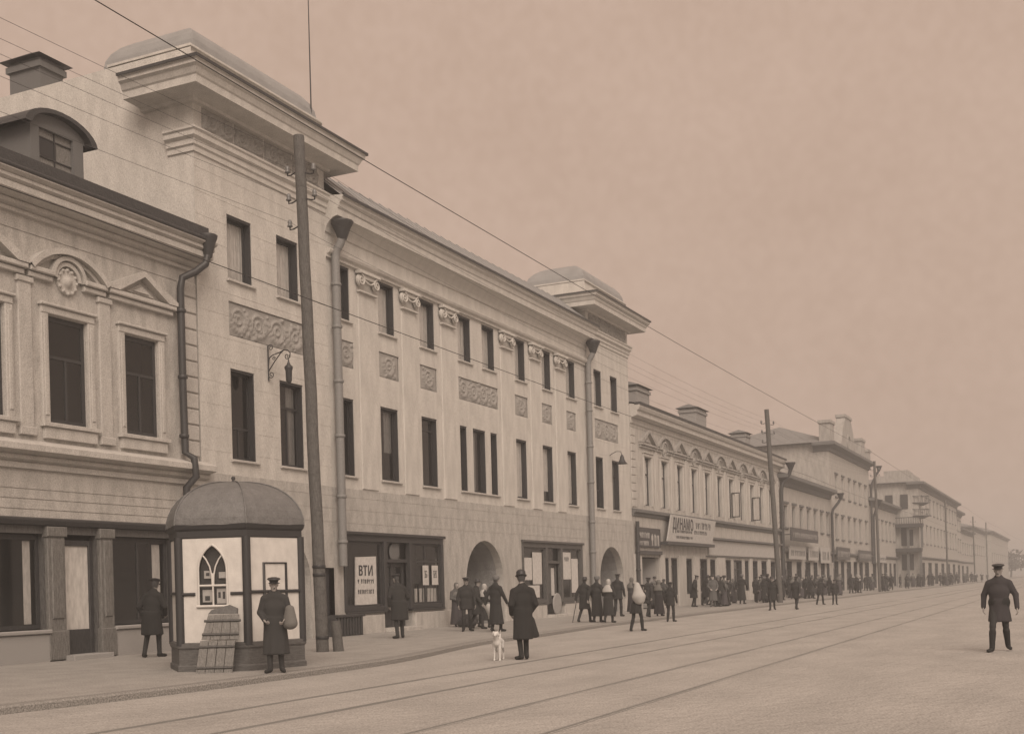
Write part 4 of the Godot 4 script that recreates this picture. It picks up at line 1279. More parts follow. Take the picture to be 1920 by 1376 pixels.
# ------------------------------------------------------------------ street things
func kiosk() -> void:
	var c := Vector3(6.548, 0, -19.609)
	var k := thing("hexagonal_kiosk", "white hexagonal newspaper kiosk with dark posts and a low dome, at the kerb", "kiosk", c)
	org = Vector3.ZERO
	var R := 1.40
	var d0 := Vector3(0.7309, 0, 0.6825)          # direction of the corner nearest the camera
	var cor: Array[Vector3] = []
	for i in 6:
		cor.append(d0.rotated(Vector3.UP, PI / 3.0 * i))
	var local := func(g: Geo, called: String, m: Material, par: Node = k) -> MeshInstance3D:
		return commit(g, called, m, par)
	var ring := func(g: Geo, pr: Array) -> void:   # hexagonal moulding from (radius, height) pairs
		for j in pr.size() - 1:
			for i in 6:
				var a := cor[i]
				var b := cor[(i + 1) % 6]
				g.quad(a * pr[j][0] + Vector3.UP * pr[j][1], b * pr[j][0] + Vector3.UP * pr[j][1], b * pr[j + 1][0] + Vector3.UP * pr[j + 1][1], a * pr[j + 1][0] + Vector3.UP * pr[j + 1][1])
	var base := Geo.new()
	ring.call(base, [[R + 0.05, -0.1], [R + 0.05, 0.1], [R + 0.02, 0.13], [R + 0.02, 0.42], [R + 0.05, 0.46], [R + 0.05, 0.54], [R - 0.05, 0.57]])
	local.call(base, "plinth", M.kiosk_base)
	var core := Geo.new()
	ring.call(core, [[R - 0.16, 0.5], [R - 0.16, 2.7]])
	local.call(core, "inner_wall", M.room)
	var cn := Geo.new()
	ring.call(cn, [[R - 0.04, 2.56], [R + 0.01, 2.6], [R + 0.01, 2.72], [R + 0.05, 2.76], [R + 0.08, 2.84], [R + 0.02, 2.88]])
	local.call(cn, "cornice", M.frame_dark)
	for i in 6:
		var p := Geo.new()
		var a := cor[i] * (R - 0.03)
		p.lathe(a, PackedVector2Array([Vector2(0.09, 0.5), Vector2(0.09, 2.6)]), 6)
		local.call(p, "post", M.frame_dark)
	# the panels; the one on the left of the near corner has the pointed window, the one on the right the hatch
	for i in 6:
		var a := cor[i]
		var b := cor[(i + 1) % 6]
		var ap := (R - 0.02) * cos(PI / 6.0)
		var n := (a + b).normalized()
		var side := (b - a).normalized()
		var bs := Basis(side, Vector3.UP, n)
		var to := func(x: float, y: float, z: float) -> Vector3:
			return n * ap + bs * Vector3(x, y, z)
		var h := R / 2.0 - 0.02
		var g := Geo.new()
		var gothic := i == 5
		var hatch := i == 0
		if gothic:
			# wall round a pointed opening: half width wo, foot y0, springing ys, point yt
			var wo := 0.29
			var y0 := 1.27
			var ys := 1.95
			var n2 := 10
			g.quad(to.call(-h, 0.55, 0), to.call(h, 0.55, 0), to.call(h, y0, 0), to.call(-h, y0, 0))
			for s in [-1.0, 1.0]:
				var pts := [Vector2(wo, y0), Vector2(wo, ys)]
				for j in n2:
					var t := (j + 1) / float(n2) * PI / 3.0
					pts.append(Vector2(-wo + cos(t) * 2.0 * wo, ys + sin(t) * 2.0 * wo))
				for j in pts.size() - 1:
					var q: Vector2 = pts[j]
					var r: Vector2 = pts[j + 1]
					if s > 0:
						g.quad(to.call(q.x, q.y, 0), to.call(h, q.y, 0), to.call(h, r.y, 0), to.call(r.x, r.y, 0))
					else:
						g.quad(to.call(-h, q.y, 0), to.call(-q.x, q.y, 0), to.call(-r.x, r.y, 0), to.call(-h, r.y, 0))
				
			var top := ys + sin(PI / 3.0) * 2.0 * wo
			g.quad(to.call(-h, top, 0), to.call(h, top, 0), to.call(h, 2.6, 0), to.call(-h, 2.6, 0))
		else:
			g.quad(to.call(-h, 0.55, 0), to.call(h, 0.55, 0), to.call(h, 2.6, 0), to.call(-h, 2.6, 0))
		var pn: MeshInstance3D = local.call(g, "panel", M.kiosk_white)
		var tb := func(g2: Geo, pts: Array, r: float) -> void:
			var pv := PackedVector3Array()
			for q in pts:
				pv.append(to.call(q[0], q[1], q[2]))
			g2.tube(pv, r, r, 6)
		if gothic:
			var wo := 0.29
			var f := Geo.new()
			for s in [-1.0, 1.0]:
				var arc := [[s * wo, 1.27, 0.01], [s * wo, 1.95, 0.01]]
				for j in 9:
					var t := (j + 1) / 9.0 * PI / 3.0
					arc.append([s * (-wo + cos(t) * 2.0 * wo), 1.95 + sin(t) * 2.0 * wo, 0.01])
				tb.call(f, arc, 0.022)
				var ya := [[s * 0.012, 1.66, 0.0], [s * 0.02, 1.85, 0.0], [s * 0.06, 2.03, 0.0], [s * 0.13, 2.17, 0.0], [s * 0.215, 2.27, 0.0]]
				tb.call(f, ya, 0.016)
			tb.call(f, [[0, 1.27, 0.0], [0, 1.9, 0.0]], 0.02)
			tb.call(f, [[-wo, 1.66, 0.0], [wo, 1.66, 0.0]], 0.024)
			tb.call(f, [[-wo - 0.04, 1.26, 0.02], [wo + 0.04, 1.26, 0.02]], 0.03)
			local.call(f, "window", M.kiosk_white, pn)
			var gl := Geo.new()
			gl.quad(to.call(-wo, 1.27, -0.03), to.call(wo, 1.27, -0.03), to.call(wo, 2.42, -0.03), to.call(-wo, 2.42, -0.03))
			local.call(gl, "pane", M.glass, pn)
			for q in [[-0.24, -0.04, 1.34, 1.58], [0.05, 0.25, 1.31, 1.6], [-0.2, -0.05, 1.8, 1.95], [0.1, 0.27, 1.8, 1.92]]:
				var pp := Geo.new()
				pp.quad(to.call(q[0], q[2], -0.06), to.call(q[1], q[2], -0.06), to.call(q[1], q[3], -0.06), to.call(q[0], q[3], -0.06))
				local.call(pp, "displayed_page", M.paper, pn)
			for q in [[-0.19, -0.09, 1.37, 1.46], [0.08, 0.13, 1.42, 1.53], [0.17, 0.22, 1.4, 1.54], [-0.16, -0.09, 1.85, 1.91]]:
				var pp := Geo.new()
				pp.quad(to.call(q[0], q[2], -0.055), to.call(q[1], q[2], -0.055), to.call(q[1], q[3], -0.055), to.call(q[0], q[3], -0.055))
				local.call(pp, "printed_picture", M.ink, pn)
		if hatch:
			var f := Geo.new()
			tb.call(f, [[-0.28, 0.95, 0.012], [-0.28, 2.08, 0.012], [0.28, 2.08, 0.012], [0.28, 0.95, 0.012]], 0.03)
			local.call(f, "hatch_frame", M.frame_dark, pn)
			var hs := Geo.new()
			hs.quad(to.call(-0.26, 1.3, 0.008), to.call(0.26, 1.3, 0.008), to.call(0.26, 2.06, 0.008), to.call(-0.26, 2.06, 0.008))
			local.call(hs, "hatch_shutter", M.kiosk_white, pn)
		var rl := Geo.new()
		if gothic:
			tb.call(rl, [[-h, 1.5, 0.012], [-0.36, 1.5, 0.012]], 0.035)
			tb.call(rl, [[0.36, 1.5, 0.012], [h, 1.5, 0.012]], 0.035)
		else:
			tb.call(rl, [[-h, 1.52, 0.014], [h, 1.52, 0.014]], 0.035)
		local.call(rl, "middle_rail", M.frame_dark, pn)
	# domed roof: six bulging gores with seams
	var rf := Geo.new()
	var seam := Geo.new()
	var nn := 10
	for i in 6:
		var sp := PackedVector3Array()
		for j in nn + 1:
			var t := float(j) / nn * PI / 2.0
			sp.append(cor[i] * ((R + 0.06) * pow(cos(t), 0.82)) + Vector3.UP * (2.83 + 0.92 * sin(t) + 0.012))
			if j == nn:
				continue
			var t2 := float(j + 1) / nn * PI / 2.0
			for s in 6:
				var a := (cor[i] * (6 - s) + cor[(i + 1) % 6] * s) / 6.0
				var b := (cor[i] * (5 - s) + cor[(i + 1) % 6] * (s + 1)) / 6.0
				var q := []
				for e in [[a, t, s], [b, t, s + 1], [b, t2, s + 1], [a, t2, s]]:
					var rr := (R + 0.06) * pow(cos(e[1]), 0.82)
					var bulge := 1.0 + 0.02 * sin(e[2] / 6.0 * PI)
					var dent := 0.006 * sin(e[0].x * 7.0 + e[1] * 5.0) * sin(e[1] * 2.0)
					q.append(e[0] * rr * bulge + Vector3.UP * (2.83 + 0.92 * sin(e[1]) + dent - (0.006 * sin(e[2] * 2.4 + i) if e[1] == 0.0 else 0.0)))
				rf.quad(q[0], q[1], q[2], q[3])
		seam.tube(sp, 0.02, 0.012, 5)
	local.call(rf, "domed_roof", M.kiosk_roof)
	local.call(seam, "roof_seam", M.kiosk_roof)
	var fin := Geo.new()
	fin.lathe(Vector3(0, 3.74, 0), PackedVector2Array([Vector2(0.07, 0.0), Vector2(0.05, 0.03), Vector2(0.02, 0.05), Vector2(0.045, 0.09), Vector2(0.03, 0.13), Vector2(0.005, 0.14)]), 10)
	local.call(fin, "finial", M.frame_dark)

func leaning_boards() -> void:
	# a hinged pair of planked boards leaning on the kiosk's plinth and left panel
	var at := Vector3(7.27, 0, -18.06)
	var b := thing("planked_shutter", "weathered planked shutter of two hinged leaves leaning against the kiosk's left panel", "shutter", at)
	org = Vector3.ZERO
	var side := Vector3(0.907, 0, -0.422).normalized()
	var back := Vector3(0.28, 0, -0.9).normalized()
	var leaf := func(called: String, foot: Vector3, lean: float, v: float, half0: float, half1: float, par: Node) -> Node:
		var up := (Vector3.UP * cos(lean) + back * sin(lean)).normalized()
		var n := up.cross(side).normalized() * -1.0
		if n.dot(back) > 0:
			n = -n
		var first: Node = null
		for i in 4:
			var g := Geo.new()
			var x0 := -1.0 + i * 0.5 + 0.02
			var x1 := x0 + 0.46
			var p := []
			for e in [[x0 * half0, 0.0], [x1 * half0, 0.0], [x1 * half1, v], [x0 * half1, v]]:
				p.append(foot + side * e[0] + up * e[1])
			g.quad(p[0], p[1], p[2], p[3])
			for j in 4:
				var a: Vector3 = p[j]
				var c: Vector3 = p[(j + 1) % 4]
				g.quad(a - n * 0.03, c - n * 0.03, c, a)
			g.quad(p[1] - n * 0.03, p[0] - n * 0.03, p[3] - n * 0.03, p[2] - n * 0.03)
			commit(g, "plank", M.old_wood, par)
		var bt := Geo.new()
		for y in [0.1, v - 0.12]:
			var r0: Vector3 = foot + side * (-half0 * 0.97) + up * y + n * 0.012
			var r1: Vector3 = foot + side * (half0 * 0.97) + up * y + n * 0.012
			bt.tube(PackedVector3Array([r0, r1]), 0.025, 0.025, 4)
		commit(bt, "batten", M.brown_wood, par)
		return first
	var lo := Node3D.new()
	lo.name = "lower_leaf"
	b.add_child(lo)
	leaf.call("lower", Vector3(-0.07, 0, 0), 0.16, 0.62, 0.35, 0.34, lo)
	var hi := Node3D.new()
	hi.name = "upper_leaf"
	b.add_child(hi)
	leaf.call("upper", Vector3(0.0, 0.63, -0.11), 0.2, 0.48, 0.36, 0.3, hi)
	var tp := Geo.new()
	var o := Vector3(0.0, 1.11, -0.2)
	var pts := []
	for e in [[-0.28, 0.0], [0.28, 0.0], [0.24, 0.1], [0.06, 0.17], [-0.24, 0.08]]:
		pts.append(o + side * e[0] + Vector3.UP * e[1] + back * (e[1] * 0.5))
	for i in range(1, 4):
		tp.tri(pts[0], pts[i], pts[i + 1])
		tp.tri(pts[0] + back * 0.03, pts[i + 1] + back * 0.03, pts[i] + back * 0.03)
	for i in 5:
		tp.quad(pts[i] + back * 0.03, pts[(i + 1) % 5] + back * 0.03, pts[(i + 1) % 5], pts[i])
	commit(tp, "headboard", M.brown_wood, b)

func hook(g: Geo, at: Vector3, s: float) -> void:
	g.tube(PackedVector3Array([at - Vector3(s * 0.28, 0.04, 0), at - Vector3(s * 0.1, 0.1, 0), at - Vector3(0, 0.1, 0), at + Vector3(0, 0.02, 0)]), 0.018, 0.018, 6)

func insulator(g: Geo, at: Vector3) -> void:
	g.lathe(at, PackedVector2Array([Vector2(0.03, -0.06), Vector2(0.075, -0.04), Vector2(0.06, 0.0), Vector2(0.045, 0.02), Vector2(0.06, 0.06), Vector2(0.04, 0.12), Vector2(0.005, 0.13)]), 9)

var hooks := {}

func utility_pole(label: String, u: float, x: float, h: float, r: float, lean: float, levels: Array) -> void:
	var t := thing("utility_pole", label, "pole", P(u, 0, x), "poles along the kerb")
	var g := Geo.new()
	var rr := RandomNumberGenerator.new()
	rr.seed = int(u)
	var pts := PackedVector3Array()
	for i in 13:
		var v := h * i / 12.0
		pts.append(P(u - lean * 0.25 * v / h + rr.randf_range(-0.01, 0.01), v - 0.3 * float(i == 0), x - lean * v / h + rr.randf_range(-0.012, 0.012)))
	g.tube(pts, r, r * 0.86, 14)
	commit(g, "shaft", M.pole_wood, t)
	for k in levels:
		var v: float = k[0]
		var s: float = k[1]
		var at := P(u - lean * 0.25 * v / h, v, x - lean * v / h + s * (maxf(r, 0.185) + 0.2))
		var hg := Geo.new()
		hook(hg, at, s)
		var ho := commit(hg, "hook", M.iron, t)
		var ig := Geo.new()
		insulator(ig, at + Vector3(0, 0.02, 0))
		commit(ig, "insulator", M.porcelain, ho)
	if u < 30.0:
		var st := Geo.new()
		var pv := PackedVector3Array([P(u + 0.25, -0.1, x + 0.3), P(u + 0.22, 0.75, x + 0.25)])
		st.tube(pv, 0.14, 0.12, 10)
		commit(st, "stub_post", M.pole_wood, t)
		var bd := Geo.new()
		for y in [0.35, 1.9, 2.1]:
			bd.lathe(P(u - lean * 0.25 * y / h, y, x - lean * y / h), PackedVector2Array([Vector2(r - 0.01, -0.04), Vector2(r + 0.012, -0.035), Vector2(r + 0.012, 0.035), Vector2(r - 0.01, 0.04)]), 14)
		commit(bd, "iron_band", M.iron, t)

func wire(called: String, label: String, pts: Array, r: float, group := "") -> void:
	org = pts[0]
	var pv := PackedVector3Array()
	for p in pts:
		pv.append(p)
	var g := Geo.new()
	g.tube(pv, r, r, 5, false)
	tag(commit(g, called, M.iron), label, "wire", group)
	org = Vector3.ZERO

func span(a: Vector3, b: Vector3, sag: float, n := 14) -> Array:
	var out := []
	for i in n + 1:
		var t := float(i) / n
		out.append(a.lerp(b, t) - Vector3.UP * sag * 4.0 * t * (1.0 - t))
	return out

func poles_and_wires() -> void:
	var lv := [[11.92, -1], [11.23, -1], [10.58, -1], [11.86, 1], [11.22, 1]]
	utility_pole("tall weathered wooden pole with hook insulators standing beside the white kiosk", 24.65, 5.18, 12.75, 0.155, 0.27, lv)
	utility_pole("wooden pole at the end of the ornate long house, second along the kerb", 75.2, 5.25, 12.2, 0.165, 0.55, [[11.4, -1], [10.8, -1], [10.2, -1], [11.3, 1], [10.7, 1]])
	utility_pole("wooden pole in front of the plain two-storey house, third along the kerb", 119.0, 5.1, 12.6, 0.14, 0.2, [[11.8, -1], [11.2, -1], [11.8, 1], [11.2, 1]])
	utility_pole("far hazy pole before the corner house with balconies, fourth along the kerb", 178.0, 6.0, 12.0, 0.13, 0.1, [[11.2, -1], [11.2, 1]])
	utility_pole("faint thin pole just past the corner house, fifth along the kerb", 238.0, 5.4, 12.2, 0.14, 0.1, [[11.2, -1], [11.2, 1]])
	utility_pole("faintest thin pole, last along the kerb", 278.0, 5.2, 12.6, 0.14, 0.1, [[11.2, -1], [11.2, 1]])
	var nm := ["topmost telegraph wire on the kiosk side of the poles", "second telegraph wire from the top on the house side", "lowest telegraph wire on the house side of the poles", "topmost telegraph wire on the road side of the poles", "lower telegraph wire on the road side of the poles"]
	nm[0] = "topmost telegraph wire on the house side of the poles"
	for i in 5:
		var s: float = lv[i][1]
		var y: float = lv[i][0]
		var y2: float = [11.4, 10.8, 10.2, 11.3, 10.7][i]
		var y3: float = [11.8, 11.2, 11.2, 11.8, 11.2][i]
		var a := P(-24.0, y - 0.1, 4.9 + s * 0.385)
		var b := P(24.59, y + 0.1, 4.93 + s * 0.385)
		var c := P(75.1, y2 + 0.1, 4.75 + s * 0.41)
		var d := P(118.9, y3 + 0.1, 4.9 + s * 0.4)
		var e := P(178.0, 11.3, 5.9 + s * 0.4)
		var pts := span(a, b, 0.5) + span(b, c, 0.55).slice(1) + span(c, d, 0.5).slice(1)
		if i in [0, 3]:
			pts += span(d, e, 0.6).slice(1) + span(e, P(238.0, 11.3, 5.3 + s * 0.4), 0.6).slice(1) + span(P(238.0, 11.3, 5.3 + s * 0.4), P(278.0, 11.3, 5.1 + s * 0.4), 0.4).slice(1)
		wire("telegraph_wire", nm[i], pts, 0.0042, "telegraph wires between the poles")
	var c1 := []
	var c2 := []
	for i in 12:
		c1 += span(P(-30.0 + i * 40.0, 5.78, 12.05), P(10.0 + i * 40.0, 5.78, 12.05), 0.12, 8).slice(0, 8)
		c2 += span(P(-40.0 + i * 40.0, 5.66, 16.0), P(0.0 + i * 40.0, 5.66, 16.0), 0.12, 8).slice(0, 8)
	wire("tram_wire", "tram contact wire over the near track, crossing the pale facade", c1, 0.0065, "tram contact wires")
	wire("tram_wire", "tram contact wire over the far track, drawn across the sky", c2, 0.0042, "tram contact wires")
	# flagpole on the left tower
	var f := thing("flagpole", "thin bare flagpole on the roof corner of the left tower", "flagpole", P(32.55, 17.0, -0.12))
	var g := Geo.new()
	g.tube(PackedVector3Array([P(32.55, 17.0, -0.12), P(32.55, 20.9, -0.12)]), 0.025, 0.015, 6)
	commit(g, "mast", M.iron, f)
	var kn := Geo.new()
	kn.lathe(P(32.55, 20.9, -0.12), PackedVector2Array([Vector2(0.01, 0), Vector2(0.04, 0.04), Vector2(0.01, 0.09)]), 8)
	commit(kn, "truck", M.iron, f)

func spiral(g: Geo, c: Vector2, r0: float, r1: float, a0: float, turns: float, u: float, r: float) -> void:   # in the plane across the facade: (w, v)
	var pts := PackedVector3Array()
	for i in 22:
		var t := i / 21.0
		var a := a0 + turns * TAU * t
		pts.append(P(u, c.y + sin(a) * lerpf(r0, r1, t), c.x + cos(a) * lerpf(r0, r1, t)))
	g.tube(pts, r, r * 0.8, 6)

func wall_lamps() -> void:
	var u := 29.7
	var l := thing("bracket_lantern", "black lantern hung from a scrolled wrought-iron bracket on the left tower", "lantern", P(u, 7.95, 0.0))
	var g := Geo.new()
	g.tube(PackedVector3Array([P(u, 7.9, 0.03), P(u, 8.98, 0.03)]), 0.022, 0.022, 6)
	g.tube(PackedVector3Array([P(u, 8.45, 0.04), P(u, 8.6, 0.08), P(u, 8.67, 0.2), P(u, 8.72, 0.45), P(u, 8.78, 0.62), P(u, 8.76, 0.76), P(u, 8.66, 0.84), P(u, 8.54, 0.82), P(u, 8.5, 0.74)]), 0.017, 0.017, 6)
	g.tube(PackedVector3Array([P(u, 8.2, 0.04), P(u, 8.45, 0.25), P(u, 8.68, 0.47), P(u, 8.76, 0.58)]), 0.017, 0.017, 6)
	spiral(g, Vector2(0.13, 8.9), 0.1, 0.02, PI, -1.5, u, 0.015)
	spiral(g, Vector2(0.13, 8.08), 0.11, 0.02, PI * 0.9, 1.5, u, 0.015)
	spiral(g, Vector2(0.72, 8.58), 0.1, 0.02, 0.4, -1.4, u, 0.015)
	spiral(g, Vector2(0.24, 8.56), 0.06, 0.015, 0.0, 1.3, u, 0.012)
	commit(g, "scroll_bracket", M.iron, l)
	var h := Geo.new()
	h.lathe(P(u, 0, 0.77), PackedVector2Array([Vector2(0.01, 7.72), Vector2(0.05, 7.76), Vector2(0.09, 7.84), Vector2(0.1, 8.14), Vector2(0.125, 8.2), Vector2(0.125, 8.26), Vector2(0.06, 8.32), Vector2(0.03, 8.4), Vector2(0.012, 8.5)]), 12)
	commit(h, "lantern_body", M.iron, l)
	u = 59.2
	l = thing("bell_lamp", "small bell-shaped lamp on a thin arm at the right tower's edge", "lamp", P(u, 8.3, 0.0))
	var k := Geo.new()
	k.tube(PackedVector3Array([P(u, 8.25, 0.0), P(u, 8.42, 0.35), P(u, 8.4, 0.62), P(u, 8.2, 0.68)]), 0.018, 0.018, 6)
	commit(k, "arm", M.iron, l)
	var s := Geo.new()
	s.lathe(P(u, 0, 0.68), PackedVector2Array([Vector2(0.3, 7.75), Vector2(0.2, 7.84), Vector2(0.12, 8.0), Vector2(0.1, 8.12), Vector2(0.05, 8.22), Vector2(0.01, 8.24)]), 14)
	commit(s, "shade", M.iron, l)

func scribble(parent: Node, u0: float, u1: float, v0: float, v1: float, w: float, seed_: int, m: Material, d := 0.006) -> void:
	# worn letters too blurred to read: short uneven strokes
	var r := RandomNumberGenerator.new()
	r.seed = seed_
	var g := Geo.new()
	var u := u0
	var h := v1 - v0
	while u < u1 - h * 0.3:
		var cw := h * r.randf_range(0.45, 0.7)
		for i in r.randi_range(2, 3):
			var x := u + cw * r.randf_range(0.0, 0.7)
			g.box(x, x + h * 0.14, v0, v1 - h * r.randf_range(0.0, 0.2), w, w + d)
		g.box(u, u + cw * 0.75, v0 + h * r.randf_range(0.3, 0.8), v0 + h * r.randf_range(0.81, 0.95), w + 0.0005, w + d + 0.001)
		u += cw * 1.25 + (h * 0.5 if r.randf() < 0.12 else 0.0)
	tag(commit(g, "faded_lettering", m, parent), "", "", "", "stuff")

func signs() -> void:
	# the big white sign over the long house's shop
	var s := thing("shop_sign", "large white shop sign board tilted over the dark windows of the ornate long house", "sign", P(72.6, 3.9, 0.45))
	var g := Geo.new()
	g.poly(PackedVector2Array([Vector2(67.3, 3.9), Vector2(76.9, 3.9), Vector2(77.9, 5.45), Vector2(68.2, 5.5)]), 0.38, 0.46)
	commit(g, "board", M.sign_light, s)
	var e := Geo.new()
	e.bbox(67.1, 77.2, 3.7, 3.88, 0.0, 0.55)
	commit(e, "ledge", M.sign_dark, s)
	text(s, "lettering", "ДИНАМО", 0.72, P(70.5, 4.98, 0.46), M.ink, 0.02, true, false, 0.95)
	scribble(s, 73.2, 76.8, 4.8, 5.25, 0.461, 4, M.ink)
	scribble(s, 69.2, 72.3, 4.45, 4.62, 0.461, 5, M.ink)
	scribble(s, 69.0, 72.5, 4.1, 4.27, 0.461, 6, M.ink)
	scribble(s, 72.8, 75.6, 4.45, 4.7, 0.461, 7, M.ink)
	# dark sign with pale lettering at the left corner
	s = thing("dark_shop_sign", "dark fascia sign with two rows of pale blurred lettering over the wide doorway", "sign", P(65.2, 3.5, 0.1))
	var d := Geo.new()
	d.bbox(62.95, 67.0, 3.5, 4.6, -0.02, 0.14)
	d.bbox(62.9, 67.1, 3.08, 3.3, -0.02, 0.2)
	commit(d, "board", M.sign_dark, s)
	scribble(s, 63.15, 65.0, 4.02, 4.34, 0.141, 8, M.sign_light)
	scribble(s, 63.15, 64.8, 3.6, 3.86, 0.141, 9, M.sign_light)
	scribble(s, 65.3, 66.8, 3.6, 4.3, 0.141, 10, M.sign_light)
	# long pale fascia of the same house
	s = thing("fascia_sign", "long pale fascia board running along the right half of the ornate long house", "sign", P(88, 3.2, 0.1))
	var f := Geo.new()
	f.bbox(77.3, 98.6, 3.2, 4.22, -0.02, 0.1)
	commit(f, "board", M.sign_light, s)
	# dark board standing out over the low house's shops
	s = thing("projecting_sign", "long dark sign board with pale lettering in front of the low house", "sign", P(104.5, 4.6, 1.0))
	var p := Geo.new()
	p.bbox(98.9, 110.4, 4.65, 5.75, 0.9, 1.0)
	commit(p, "board", M.sign_dark, s)
	for u in [100.0, 109.0]:
		var b := Geo.new()
		b.tube(PackedVector3Array([P(u, 5.2, 0.0), P(u, 5.2, 0.9)]), 0.04, 0.04, 6)
		commit(b, "bracket", M.iron, s)
	scribble(s, 99.6, 109.8, 4.95, 5.4, 1.001, 12, M.chimney_light)
	for q in [[101.0, 107.6, 3.15, 4.3, "wide pale sign over the low house's leftmost shops"], [109.2, 113.4, 3.1, 4.4, "pale square sign in the middle of the low house"], [115.0, 119.5, 2.9, 4.4, "pale sign at the right end of the low house"], [123.4, 131.0, 3.3, 4.6, "dark sign over the left shops of the gabled house"], [137.0, 146.0, 3.3, 4.5, "dark sign over the right shops of the gabled house"], [150.0, 158.0, 3.2, 4.2, "pale sign on the narrow plain house"]]:
		s = thing("small_shop_sign", q[4], "sign", P((q[0] + q[1]) / 2.0, q[2], 0.3))
		var z := Geo.new()
		z.bbox(q[0], q[1], q[2], q[3], 0.3, 0.42)
		var dark: bool = q[4].begins_with("dark")
		commit(z, "board", M.sign_dark if dark else M.sign_light, s)
		scribble(s, q[0] + 0.4, q[1] - 0.4, q[2] + 0.3, q[3] - 0.35, 0.421, int(q[0]), M.chimney_light if dark else M.chimney)
	# posters in the windows of the pale building
	var W := -0.06
	s = thing("tall_poster", "tall pale poster with large dark letters in the left show window", "poster", P(35.1, 0.95, W))
	var po := Geo.new()
	po.quad(P(34.42, 0.98, W - 0.06), P(35.82, 1.0, W - 0.06), P(35.82, 2.66, W - 0.06), P(34.5, 2.62, W - 0.06))
	po.quad(P(34.42, 0.98, W - 0.09), P(34.5, 2.62, W - 0.09), P(35.82, 2.66, W - 0.09), P(35.82, 1.0, W - 0.09))
	commit(po, "sheet", M.paper, s)
	text(s, "lettering", "ВТИ", 0.36, P(35.13, 2.16, W - 0.056), M.ink, 0.006, true)
	scribble(s, 34.6, 35.7, 1.72, 1.88, W - 0.058, 21, M.ink, 0.003)
	scribble(s, 34.6, 35.7, 1.36, 1.52, W - 0.058, 22, M.ink, 0.003)
	for q in [[39.1, 39.56, "Б", "left of the two small posters in the right-hand show window, lettered"], [39.8, 40.3, "И", "right of the two small posters in the right-hand show window, lettered"]]:
		s = thing("small_poster", q[3], "poster", P(q[0], 1.6, W), "small posters in the show window")
		var pp := Geo.new()
		pp.q(q[0], 1.62, q[1], 2.36, W - 0.06)
		commit(pp, "sheet", M.paper, s)
		text(s, "lettering", q[2], 0.27, P((q[0] + q[1]) / 2.0, 2.02, W - 0.056), M.ink, 0.004, true, true)
	for q in [[38.65, 38.9, 0.98, 1.5], [39.05, 39.3, 0.98, 1.5], [39.5, 39.7, 0.98, 1.5], [39.85, 40.05, 0.98, 1.5], [40.15, 40.3, 0.98, 1.5]]:
		pass
	s = thing("paper_screens", "pale papers and blinds pasted over the panes of the right-hand shopfront", "poster", P(51.5, 1.0, W))
	for q in [[48.25, 49.1, 1.75, 2.75], [49.16, 50.2, 1.55, 3.0], [52.68, 53.7, 1.75, 3.05], [53.75, 54.6, 1.1, 2.75], [50.98, 52.05, 1.0, 2.3], [48.6, 49.9, 0.95, 1.5]]:
		var pp := Geo.new()
		pp.q(q[0], q[2], q[1], q[3], W - (0.06 if q[0] != 50.98 else 0.245))
		commit(pp, "sheet", M.paper, s)
	scribble(s, 52.9, 53.55, 2.62, 2.84, W - 0.058, 30, M.chimney, 0.003)
	s = thing("hanging_goods", "row of pale upright strips on the lower shelf of the right show window", "display", P(39.4, 0.95, W))
	for q in [38.75, 39.1, 39.38, 39.72, 39.98, 40.22]:
		var pp := Geo.new()
		pp.bbox(q, q + 0.13, 0.98, 1.5, W - 0.24, W - 0.18)
		commit(pp, "strip", M.curtain, s)
	# round shield beside the right shop's door, and the iron grille by the downpipe
	s = thing("round_tray", "round pale tray standing against the step of the right-hand shop door", "tray", P(51.3, 0.13, 0.1))
	var rt := Geo.new()
	rt.lathe(P(51.3, 0.62, 0.12), PackedVector2Array([Vector2(0.5, 0.0), Vector2(0.5, 0.03), Vector2(0.42, 0.05), Vector2(0.36, 0.03), Vector2(0.1, 0.04), Vector2(0.01, 0.05)]), 20, 1, 1, Basis(Vector3(0, 0, 1), -PI / 2))
	commit(rt, "disc", M.chimney_light, s)
	s = thing("low_grille", "low dark wooden grille at the foot of the wall just right of the tall pole", "grille", P(33.3, 0, 0.3))
	for i in 9:
		var bb := Geo.new()
		bb.bbox(32.5 + i * 0.17, 32.6 + i * 0.17, 0.02, 0.62, 0.4, 0.46)
		commit(bb, "slat", M.dark_wood, s)
	var fr := Geo.new()
	fr.bbox(32.45, 34.06, 0.62, 0.7, 0.05, 0.5)
	fr.bbox(32.45, 34.06, 0.1, 0.16, 0.36, 0.4)
	for u in [32.45, 33.98]:
		fr.bbox(u, u + 0.08, -0.02, 0.62, 0.05, 0.4)
	commit(fr, "frame", M.dark_wood, s)

